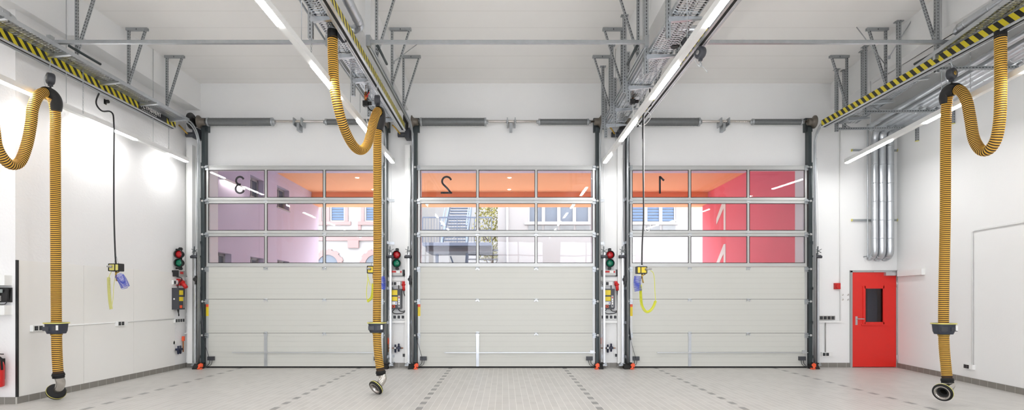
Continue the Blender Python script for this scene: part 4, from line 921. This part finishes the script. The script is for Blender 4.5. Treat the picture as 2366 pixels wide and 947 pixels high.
# shut-off valves hanging at the trays
for k, (px, py, Y, t) in enumerate(((238, 228, 9.8, 'behind the striped rail at the left wall'), (845, 232, 9.3, 'left of the hose balancer at the left gate'), (1462, 228, 10.0, 'under the tray between the middle and right gates'))):
    p = P(px, py, Y); r = thing('air_valve', 'black air valve with red lever %s' % t, 'valve', p, 'air valves at the trays')
    b = MB(); b.box(p.x-.045, p.x+.04, p.y-.035, p.y+.035, p.z-.1, p.z-.01); b.cyl((p.x+.04, p.y, p.z-.05), (p.x+.1, p.y, p.z-.05), .03, 10); b.build('valve_body', 'black', r, bev=.006)
    b = MB(); b.cyl((p.x, p.y, p.z-.01), (p.x, p.y, p.z+.14), .02, 10); b.cyl((p.x, p.y, p.z+.05), (p.x, p.y, p.z+.1), .028, 6); b.build('brass_fitting', 'copper', r)
    b = MB(); b.bar(V((p.x+.02, p.y-.03, p.z+.05)), V((p.x+.07, p.y-.03, p.z+.13)), .022, .008); b.bar(V((p.x, p.y-.03, p.z+.06)), V((p.x+.05, p.y-.03, p.z+.05)), .02, .008); b.build('red_lever', 'red_plastic', r)
    b = MB(); b.tube([(p.x, p.y, p.z-.1), (p.x+.01, p.y, p.z-.3), (p.x+.06, p.y, p.z-.5)], .008, 6); b.build('air_line', 'whiteplastic', r)
    b = MB(); b.cyl((p.x, p.y, p.z+.13), (p.x, p.y, 5.1), .011, 8); b.build('feed_pipe', 'steel', r)

# chains hanging from tray supports
for k, (px, y0, y1, Y, t) in enumerate(((192, 165, 262, 8.6, 'before the left wall, nearer one'), (390, 270, 372, 11.2, 'before the left wall, farther one'), (719, 88, 135, 7.1, 'beside the near post left of the middle gate'), (832, 218, 260, 10.2, 'beside the far post left of the middle gate'), (1552, 70, 130, 8.4, 'below the tray right of the middle gate'), (1478, 180, 258, 10.1, 'below the tray at the middle gate\'s right'), (2242, 118, 205, 8.1, 'between the loops of the right hose'))):
    b = MB(); n = int((y1-y0)*Y/F/.028)
    a_, c_ = P(px, y0, Y), P(px, y1, Y)
    for j in range(n):
        p = a_.lerp(c_, (j+.5)/n); w_ = .008
        e = V((w_, 0, 0)) if j % 2 else V((0, w_, 0)); b.tube([p+e+V((0, 0, .009)), p+V((0, 0, .018)), p-e+V((0, 0, .009)), p-e-V((0, 0, .009)), p-V((0, 0, .018)), p+e-V((0, 0, .009))], .0028, 4, closed=True, cap=False)
    b.cyl(a_, a_+V((0, 0, .05)), .005, 5); tag(b.build('link_chain', 'galv'), 'short hanging steel chain %s' % t, 'chain', 'hanging chains')
b = MB(); b.cyl((-2.62, 8.1, 5.3), (-2.75, 5.5, 5.62), .014, 8); tag(b.build('bracing_tube', 'galv'), 'thin slanting steel tube left of the near hose bend at the top', 'tube')

# ================================================================ WALL EQUIPMENT
def traffic(p, label, side=False):
    """p: midpoint between the two lenses, mount on the wall behind"""
    p = V(p); r = thing('signal_light', label, 'signal light', p, 'red and green gate signals')
    b = MB()
    for s in (1, -1):
        c = p+V((0, 0, s*.092)); b.lathe(c+V((0, .06, 0)), (0, -1, 0), [(0, .03), (0, .07), (.03, .088), (.06, .09), (.11, .092), (.112, .085), (.06, .078)], 24, cap=False)
        b.cyl(c+V((0, .07, 0)), c+V((0, .055, 0)), .075, 20)
    if side:
        for z in (.2, -.2): b.cyl(p+V((0, .07, z)), p+V((-.12, .09, z)), .02, 10)
    b.box(p.x-.03, p.x+.03, p.y+.03, p.y+.06, p.z-.23, p.z+.24); b.build('signal_housing', 'black', r)
    for s, mm, nm in ((1, 'lamp_red', 'red_lens'), (-1, 'lamp_green', 'green_lens')):
        c = p+V((0, .0, s*.092)); b = MB(); b.lathe(c+V((0, .0, 0)), (0, -1, 0), [(0, .078), (.015, .07), (.028, .045), (.034, .015), (.034, .0)], 22, cap=False); b.build(nm, mm, r)
    b = MB()
    for s in (.21, -.21): b.cyl(p+V((0, .08, s)), p+V((0, .02, s)), .034, 14)
    b.build('mounting_bracket', 'black', r)
def sockets(p, n, label, nrm=(0, -1, 0), sz=.075, group='black sockets in white frames', white_first=False, frame='whiteplastic'):
    p = V(p); nrm = V(nrm).normalized(); rt = V((0, 0, 1)).cross(nrm)*-1; up = V((0, 0, 1))
    r = thing('socket_strip' if n > 1 else 'wall_socket', label, 'socket', p, group)
    def bx3(mb, u0, u1, z0, z1, d0, d1):
        a = [p+rt*u+up*z+nrm*d0 for u, z in ((u0, z0), (u1, z0), (u1, z1), (u0, z1))]; mb.prism(a, nrm*(d1-d0))
    b = MB(); bx3(b, -n*sz/2-.01, n*sz/2+.01, -.045, .045, 0, .05); bo = b.build('socket_frame', frame, r)
    for k in range(n):
        if white_first and k == 0: continue
        u = -n*sz/2+sz*(k+.5); b = MB(); bx3(b, u-.029, u+.029, -.032, .032, .05, .056); so = b.build('socket_insert', 'black', r)
        b = MB(); bx3(b, u-.016, u+.016, -.016, .016, .056, .058); b.build('socket_cover', 'charcoal', so)
    return r
def wbox(x0, x1, z0, z1, d, y=YW): return (x0, x1, y-d, y, z0, z1)
def station(xc, side, where):
    """gate control station on the back wall; xc = centre X"""
    U = lambda px: (px-CX)/104.6
    o = xc
    traffic((o+.01, YW-.11, CZ+(CY-598.5)/104.8), 'round red over green signal lamp %s' % where)
    b = MB(); x0, x1 = o-.17, o+.14; zc = 2.09
    r = thing('warning_buzzer', 'silver box with red printing under the signal %s' % where, 'device', (o, YW, zc-.06), 'silver devices under the signals')
    b.box(x0, x1, YW-.12, YW, zc-.06, zc+.06); bd = b.build('device_body', 'greybox', r, bev=.012)
    b = MB(); b.box(x0+.02, x0+.18, YW-.124, YW-.119, zc+.005, zc+.045); b.box(x0+.26, x0+.29, YW-.124, YW-.119, zc+.0, zc+.04); b.build('red_print', 'red_ink', bd)
    b = MB(); b.box(x0+.17, x0+.25, YW-.1245, YW-.119, zc-.005, zc+.045); b.build('white_label', 'paper', bd)
    b = MB(); b.box(x1, x1+.03, YW-.13, YW, zc-.07, zc+.07); b.cyl((x1+.03, YW-.06, zc-.03), (x1+.07, YW-.06, zc-.03), .015, 10); b.build('device_end', 'black', r)
    # trunking above and below
    for z, h, nm in ((1.955, .09, 'upper'), (1.01, .05, 'lower')):
        b = MB(); b.box(o-.22, o+.215, YW-.06, YW, z-h/2, z+h/2); tag(b.build('wall_trunking', 'white', bev=.003), 'white %s trunking strip %s' % (nm, where), 'trunking', 'white trunking between the gates')
    sockets((o-.04, YW, 1.855), 3, 'grey row of three sockets above the control box %s' % where, group='socket rows above the control boxes', white_first=True)
    sockets((o+.0, YW, 1.055+.06), 4, 'row of four black sockets below the control box %s' % where, sz=.09, group='socket rows below the control boxes')
    r = thing('power_plug', 'red power plug with black cable %s' % where, 'plug', (o+.165, YW-.02, 1.8), 'red plugs')
    b = MB(); b.box(o+.12, o+.215, YW-.08, YW, 1.82, 1.91); b.cyl((o+.165, YW-.09, 1.87), (o+.17, YW-.13, 1.7), .042, 16, r2=.03); b.lathe((o+.165, YW-.1, 1.84), (0.02, -.3, -1), [(0, .05), (.03, .05)], 16); b.build('plug_body', 'red_plastic', r, bev=.004)
    b = MB(); b.tube(cr([(o+.17, YW-.13, 1.7), (o+.175, YW-.11, 1.62), (o+.21, YW-.06, 1.54), (o+.225, YW-.04, 1.5)], .02), .01, 8); b.build('plug_cable', 'black', r)
    # control box
    x0, x1, z0, z1 = o-.115, o+.115, 1.31, 1.74
    r = thing('gate_control_box', 'dark grey gate control box with yellow labels %s' % where, 'control box', (o, YW, z0), 'gate control boxes')
    b = MB(); b.box(x0, x1, YW-.11, YW, z0, z1); b.box(x0+.01, x1-.01, YW-.11, YW, z0-.02, z0); b.build('box_body', 'charcoal', r, bev=.008)
    for za, zb in ((.29, .4), (.165, .255)): b = MB(); b.box(x0+.02, x0+.14, YW-.114, YW-.109, z0+za, z0+zb); yl = b.build('yellow_label', 'yellow', r)
    b = MB(); b.box(x0+.02, x0+.135, YW-.114, YW-.109, z0+.08, z0+.15); b.build('status_display', 'paper', r)
    b = MB(); b.box(x0+.1, x0+.12, YW-.116, YW-.113, z0+.1, z0+.13); b.build('blue_mark', 'blue', r)
    b = MB(); b.box(x0+.03, x0+.09, YW-.116, YW-.109, z0+.012, z0+.068); sw = b.build('main_switch', 'orange_plastic', r); 
    b = MB(); b.cyl((x0+.06, YW-.118, z0+.04), (x0+.06, YW-.135, z0+.04), .015, 12); b.build('switch_knob', 'black', sw)
    b = MB(); b.box(x0+.155, x0+.2, YW-.118, YW-.109, z0+.02, z0+.28); kp = b.build('keypad', 'greybox', r)
    for k, z in enumerate((.24, .195, .15, .105, .06)): b = MB(); b.box(x0+.165, x0+.19, YW-.121, YW-.117, z0+z-.015, z0+z+.012); b.build('keypad_button', ('red_ink', 'paper', 'paper', 'paper', 'navy')[k], kp)
    b = MB(); b.tube(cr([(x0+.06, YW-.05, z0-.02), (x0+.02, YW-.05, z0-.08), (x0+.08, YW-.05, z0-.12), (x1, YW-.05, z0-.11), (x1+.09, YW-.03, z0-.05), (x1+.095, YW-.02, z0+.02)], .02), .009, 8)
    b.tube(cr([(x0+.15, YW-.05, z0-.02), (x0+.18, YW-.05, z0-.06), (x1+.03, YW-.04, z0-.07), (x1+.09, YW-.03, z0-.03)], .02), .009, 8); b.build('bottom_cable', 'black', r)
    b = MB(); b.tube(cr([(x0+.03, YW-.06, z1), (x0-.02, YW-.05, z1+.08), (x0-.05, YW-.03, z1+.13)], .02), .008, 8); b.tube([(x0+.16, YW-.06, z1), (x0+.16, YW-.05, z1+.08)], .009, 8); b.build('top_cable', 'black', r)
    # compressed air
    r = thing('air_regulator', 'dark blue compressed-air regulator on copper pipe %s' % where, 'air regulator', (o, YW, .4), 'compressed-air regulators')
    xa = o-.19; b = MB(); b.cyl((xa, YW-.05, .34), (xa, YW-.05, .6), .011, 10); b.cyl((xa, YW-.05, .43), (o-.06, YW-.05, .43), .009, 10); b.cyl((o+.09, YW-.05, .43), (o+.14, YW-.05, .43), .011, 10); b.build('copper_pipe', 'copper', r)
    b = MB(); b.cyl((xa, YW-.05, .52), (xa, YW-.05, .64), .018, 10); b.box(xa-.025, xa+.01, YW-.09, YW-.06, .52, .66); b.build('red_valve', 'orange_plastic', r)
    b = MB()
    for xx in (o-.03, o+.045): b.lathe((xx, YW-.06, .33+.02*(xx > o)), (0, 0, 1), [(0, .012), (.01, .02), (.08, .022), (.085, .03), (.12, .03), (.125, .018), (.17, .02), (.18, .012)], 14)
    b.box(o-.06, o+.09, YW-.09, YW-.03, .41, .455); b.build('regulator_body', 'navy', r)
    b = MB(); b.cyl((o-.03, YW-.095, .435), (o-.03, YW-.09, .435), .02, 14); b.build('gauge', 'paper', r)
    b = MB(); b.tube([(xa, YW-.03, .64), (xa+.0, YW-.03, .9), (xa-.01, YW-.03, 2.2), (xa-.01, YW-.03, 4.8)], .01, 8); b.build('riser_pipe', 'alu', r)
    sockets((o+.16, YW, .27), 1, 'single small black socket near the floor %s' % where, group='small sockets near the floor')
    for z in (.2, .7, 1.3): b = MB(); b.box(o-.22, o-.14, YW-.012, YW, z-.03, z+.03); tag(b.build('wall_plate', 'galv_light'), 'small galvanised wall plate %s, %s' % (where, {.2: 'lowest', .7: 'middle', 1.3: 'topmost'}[z]), 'plate', 'small galvanised wall plates')
station((917-CX)/104.4, 1, 'between left and middle gates')
station((1407-CX)/104.4, 1, 'between middle and right gates')
# the same station on the left wall: seen from the side
def left_station():
    XL = -7.06
    traffic((-7.06+.12, 11.83, CZ+(CY-597.5)/108), 'red over green signal lamp in the far left corner', True)
    where = 'in the far left corner'
    def lb(mb, y0, y1, z0, z1, d0, d1): mb.box(XL+d0, XL+d1, y0, y1, z0, z1)
    r = thing('warning_buzzer', 'silver box with black end under the corner signal lamp', 'device', (XL, 11.85, 2.0), 'silver devices under the signals')
    b = MB(); lb(b, 11.78, 12.02, 2.0, 2.12, 0, .13); bd = b.build('device_body', 'greybox', r, bev=.01)
    b = MB(); lb(b, 11.77, 11.79, 1.995, 2.125, 0, .135); b.build('device_end', 'black', r)
    b = MB(); lb(b, 11.84, 11.96, 2.05, 2.1, .129, .133); b.build('red_print', 'red_ink', bd)
    r = thing('gate_control_box', 'dark grey gate control box with yellow labels in the far left corner', 'control box', (XL, 11.8, 1.26), 'gate control boxes')
    b = MB(); lb(b, 11.74, 11.97, 1.29, 1.75, 0, .16); b.build('box_body', 'charcoal', r, bev=.008)
    for za, zb in ((1.6, 1.7), (1.47, 1.56)): b = MB(); lb(b, 11.76, 11.9, za, zb, .159, .164); b.build('yellow_label', 'yellow', r)
    b = MB(); lb(b, 11.78, 11.86, 1.32, 1.38, .159, .168); b.build('main_switch', 'orange_plastic', r)
    b = MB(); lb(b, 11.91, 11.95, 1.32, 1.56, .159, .166); b.build('keypad', 'greybox', r)
    b = MB(); lb(b, 11.737, 11.742, 1.5, 1.53, .05, .08); b.build('white_label', 'paper', r)
    b = MB(); b.tube(cr([(XL+.1, 11.82, 1.75), (XL+.1, 11.84, 1.85), (XL+.16, 11.86, 1.95), (XL+.06, 11.82, 2.0)], .02), .009, 8); b.tube(cr([(XL+.1, 11.8, 1.29), (XL+.12, 11.82, 1.18), (XL+.09, 11.86, 1.16), (XL+.08, 11.88, 1.29)], .02), .01, 8); b.build('box_cable', 'black', r)
    r = thing('power_plug', 'red power plug standing out from the far left corner wall', 'plug', (XL, 12.0, 1.8), 'red plugs')
    b = MB(); b.box(XL, XL+.07, 11.93, 12.05, 1.8, 1.95); b.cyl((XL+.07, 11.98, 1.9), (XL+.2, 11.95, 1.76), .045, 16, r2=.04); b.lathe((XL+.07, 11.98, 1.9), (.7, -.1, -.6), [(.04, .055), (.07, .055)], 16); b.build('plug_body', 'red_plastic', r)
    sockets((XL, 11.83, 1.87), 2, 'pair of sockets above the corner control box', nrm=(1, 0, 0), group='sockets on the left wall', white_first=True)
    sockets((XL, 11.98, 1.05), 4, 'row of four dark sockets below the corner control box', nrm=(1, 0, 0), sz=.085, group='sockets on the left wall')
    r = thing('air_regulator', 'dark compressed-air regulator low in the far left corner', 'air regulator', (XL, 11.95, .4), 'compressed-air regulators')
    b = MB(); 
    for yy in (11.88, 11.96): b.lathe((XL+.07, yy, .33), (0, 0, 1), [(0, .012), (.01, .02), (.08, .024), (.085, .032), (.12, .032), (.125, .018), (.17, .02), (.18, .012)], 14)
    b.box(XL+.03, XL+.1, 11.84, 12.0, .41, .455); b.build('regulator_body', 'navy', r)
    b = MB(); b.cyl((XL+.05, 12.1, .36), (XL+.05, 12.1, .62), .012, 10); b.cyl((XL+.05, 12.0, .43), (XL+.05, 12.1, .43), .01, 10); b.build('copper_pipe', 'copper', r)
    b = MB(); b.box(XL+.03, XL+.07, 12.08, 12.13, .6, .7); b.build('red_valve', 'orange_plastic', r)
    b = MB(); lb(b, 11.8, 11.9, .55, .61, 0, .015); tag(b.build('small_sign', 'paper'), 'small white plate above the corner air regulator', 'plate')
    # grey conduit in the corner
    b = MB(); b.tube(cr([(XL+.03, 12.18, .75), (XL+.1, 12.2, .78), (XL+.13, 12.22, 1.0), (XL+.13, 12.22, 2.1), (XL+.08, 12.22, 2.16), (XL+.05, 12.24, 2.2), (XL+.05, 12.24, 4.8)], .06), .016, 8); tag(b.build('corner_conduit', 'whiteplastic'), 'white-grey conduit rising in the far left corner', 'conduit')
    for z in (1.97, 1.17, .93, 2.3): b = MB(); b.box(-7.05, -6.8, YW-.04, YW, z-.03, z+.03); tag(b.build('wall_trunking', 'white'), 'short white trunking in the left corner, %s' % {1.97: 'second from top', 1.17: 'third from top', .93: 'lowest', 2.3: 'topmost'}[z], 'trunking', 'short corner trunking')
    sockets((-6.86, YW, .28), 1, 'single small black socket near the floor in the far left corner', group='small sockets near the floor')
left_station()
# double sockets on the left wall and the conduit joining them
def lwall(px, py): Y = F*7.05/(CX-px); return Y, CZ+(CY-py)*Y/F
for px, py, t in ((86, 757.5, 'beside the hose by the left wall'), (277, 747, 'in the middle of the left wall')):
    Y, z = lwall(px, py); sockets((-7.045, Y, z), 3, 'white triple frame with two black sockets %s' % t, nrm=(1, 0, 0), sz=.083, group='sockets on the left wall', white_first=True)
b = MB(); b.tube([(-7.035, 8.35, 1.09), (-7.035, 10.1, 1.09), (-7.035, 11.9, 1.09)], .012, 8); tag(b.build('wall_conduit', 'whiteplastic'), 'white horizontal conduit along the left wall', 'conduit')
# frontal wall piece at the far left: boxes, phone, extinguisher
YF = 8.0
for z0, z1, t in ((1.52+.19, 1.52+.335, 'upper, above the desk phone'), (1.52-.23, 1.52-.095, 'lower, below the desk phone')):
    b = MB(); b.box(-7.75, -7.1, YF-.13, YF, z0, z1); tag(b.build('cable_duct_box', 'white', bev=.004), 'white box trunking at the far left, %s' % t, 'trunking', 'white box trunking around the phone')
r = thing('wall_phone', 'black office phone on the wall at the far left edge', 'phone', (-7.25, YF, 1.43))
b = MB(); b.prism([(-7.36, YF, 1.47), (-7.1, YF, 1.47), (-7.1, YF-.05, 1.47), (-7.36, YF-.05, 1.47)], (0, 0, .21)); b.prism([(-7.36, YF-.05, 1.47), (-7.1, YF-.05, 1.47), (-7.1, YF-.09, 1.49), (-7.36, YF-.09, 1.49)], (0, .02, .18)); b.build('phone_body', 'black', r, bev=.012)
b = MB(); b.box(-7.262, -7.165, YF-.094, YF-.085, 1.605, 1.655); b.build('phone_display', 'screen', r)
for k in range(12): b = MB(); cx_k = -7.242+.026*(k % 3); z = 1.555-.02*(k//3); b.box(cx_k-.009, cx_k+.009, YF-.096, YF-.088, z-.007, z+.007); b.build('phone_key', 'greybox', r)
b = MB(); b.cyl((-7.215, YF-.096, 1.585), (-7.215, YF-.088, 1.585), .014, 14); b.build('navigation_key', 'greybox', r)
b = MB(); b.tube(cr([(-7.32, YF-.1, 1.48), (-7.32, YF-.125, 1.52), (-7.32, YF-.13, 1.6), (-7.32, YF-.1, 1.66)], .01), .022, 10, rf=lambda i: .022); b.cyl((-7.32, YF-.07, 1.49), (-7.32, YF-.12, 1.49), .034, 14); b.cyl((-7.32, YF-.07, 1.65), (-7.32, YF-.12, 1.65), .034, 14); b.build('handset', 'black', r)
b = MB(); b.tube(cr([(-7.32, YF-.1, 1.47), (-7.26, YF-.06, 1.44), (-7.18, YF-.04, 1.44), (-7.14, YF-.05, 1.47)], .02), .006, 6); b.build('phone_cord', 'charcoal', r)
r = thing('fire_extinguisher', 'red fire extinguisher with white labels hanging at the lower left edge', 'fire extinguisher', (-7.23, YF-.11, .28))
ex, ey, ez = -7.235, YF-.11, .26
b = MB(); b.lathe((ex, ey, ez), (0, 0, 1), [(0, .07), (.012, .09), (.03, .093), (.3, .093), (.35, .08), (.385, .05), (.4, .03), (.42, .03)], 28); b.build('cylinder', 'red_plastic', r)
b = MB(); b.cyl((ex, ey, ez+.42), (ex, ey, ez+.47), .026, 14); b.bar(V((ex-.02, ey, ez+.46)), V((ex+.08, ey, ez+.4)), .025, .02); b.bar(V((ex-.02, ey, ez+.48)), V((ex+.1, ey, ez+.47)), .022, .012); b.build('valve_handle', 'black', r)
b = MB(); b.cyl((ex-.02, ey-.03, ez+.45), (ex-.02, ey+.03, ez+.45), .03, 12); b.box(ex-.01, ex+.03, ey-.02, ey+.02, ez+.475, ez+.5); b.build('gauge_cap', 'red_plastic', r)
b = MB(); b.tube(cr([(ex+.03, ey-.04, ez+.45), (ex+.1, ey-.04, ez+.42), (ex+.105, ey-.03, ez+.34), (ex+.102, ey-.02, ez+.25)], .02), .013, 8); b.build('discharge_hose', 'rubber', r)
def curved(mb, a0, a1, z0, z1, rad):
    n = 8; L = [(ex+rad*math.sin(a0+(a1-a0)*k/n), ey-rad*math.cos(a0+(a1-a0)*k/n)) for k in range(n+1)]
    for (xa, ya), (xb, yb) in zip(L[:-1], L[1:]): mb.face([mb.bm.verts.new(q_) for q_ in ((xa, ya, z0), (xb, yb, z0), (xb, yb, z1), (xa, ya, z1))])
b = MB(); curved(b, -.6, .35, ez+.08, ez+.3, .0945); curved(b, .45, .95, ez+.09, ez+.2, .0945); curved(b, .2, .5, ez+.27, ez+.33, .0945); lbm = b.build('paper_label', 'paper', r)
b = MB()
for k in range(5): curved(b, -.5, .25, ez+.1+.035*k, ez+.112+.035*k, .0952)
curved(b, .55, .85, ez+.13, ez+.17, .0952); b.build('label_print', 'red_ink', lbm)
b = MB(); b.box(ex-.03, ex+.03, YF-.03, YF, ez+.1, ez+.4); b.build('wall_hook', 'black', r)

# right-hand part of the back wall
U = lambda px: (px-CX)/104.07; Wz = lambda py: CZ+(CY-py)/104.07
r = thing('fire_call_point', 'small red alarm box on the back wall left of the red door', 'alarm', (U(1932), YW, Wz(661)))
b = MB(); b.box(U(1926), U(1938), YW-.07, YW, Wz(668), Wz(654)); b.build('alarm_body', 'red_plastic', r, bev=.006)
b = MB(); b.cyl((U(1932), YW-.09, Wz(662)), (U(1932), YW-.07, Wz(662)), .045, 16, r2=.05); b.build('alarm_dome', 'red_plastic', r)
b = MB(); b.tube([(U(1940), YW-.02, Wz(741)), (U(1939.5), YW-.02, Wz(500)), (U(1939.5), YW-.02, Wz(300))], .011, 8); tag(b.build('wall_conduit', 'whiteplastic'), 'thin vertical conduit left of the alarm and red door', 'conduit')
sockets((U(1908), YW, Wz(734)), 4, 'row of four black sockets on the ledge left of the red door', sz=.085, frame='greybox')
sockets((U(1909), YW, Wz(818)), 3, 'two black sockets low on the wall left of the red door', sz=.075, white_first=True)
b = MB(); b.box(U(1882), U(1942), YW-.05, YW, Wz(745), Wz(741)); tag(b.build('wall_trunking', 'white'), 'white ledge trunking under the four sockets left of the red door', 'trunking')
b = MB(); b.cyl((U(1906), YW-.02, Wz(813)), (U(1906), YW-.02, Wz(745)), .011, 8); tag(b.build('wall_conduit', 'greybox'), 'short grey conduit between the two socket groups', 'conduit')
for k, (px, py) in enumerate(((1946, 682), (1958, 682), (1946, 693), (1958, 693))):
    b = MB(); b.cyl((U(px), YW-.025, Wz(py)), (U(px), YW, Wz(py)), .008, 8); b.box(U(px)-.004, U(px)+.012, YW-.03, YW-.025, Wz(py)-.004, Wz(py)+.03); tag(b.build('wall_hook', 'steel'), 'small metal hook, %s of four left of the red door' % ['upper left', 'upper right', 'lower left', 'lower right'][k], 'hook', 'small wall hooks')
# right wall: recess-like shallow shelf, conduit and socket
def rw(px):  # depth on the right wall for a picture column
    k_ = (px-CX)/F; return (8.72-.137*YW)/(k_-.137)
def rwp(px, py, off=.02): Y = rw(px); return V((skew(Y)-off, Y, CZ+(CY-py)*Y/F))
A_, B_ = rwp(2080, 640, 0), rwp(2137, 640, 0)
zt = CZ+.62; b = MB(); b.prism([(A_.x, A_.y, zt-.13), (B_.x, B_.y, zt-.13), (B_.x-.07, B_.y, zt-.13), (A_.x-.07, A_.y, zt-.13)], (0, 0, .13)); tag(b.build('wall_ledge_box', 'white'), 'short white box on the right wall beside the red door top', 'wall box')
b = MB(); z1 = rwp(2250, 533).z; p0 = rwp(2249, 842); p1 = V((p0.x, p0.y, z1)); p2 = V((skew(6.0)-.02, 6.0, z1)); b.tube([p0, p1-V((0, 0, .03)), p1+V((-.0, -.03, 0)), p2], .014, 8); cdt = b.build('wall_conduit', 'whiteplastic')
tag(cdt, 'white conduit turning a corner on the right wall', 'conduit')
p = rwp(2243, 847, 0); nr = V((-1, .137, 0)).normalized(); sockets((p.x, p.y, p.z), 3, 'two black sockets low on the right wall', nrm=tuple(nr), sz=.07, white_first=True)
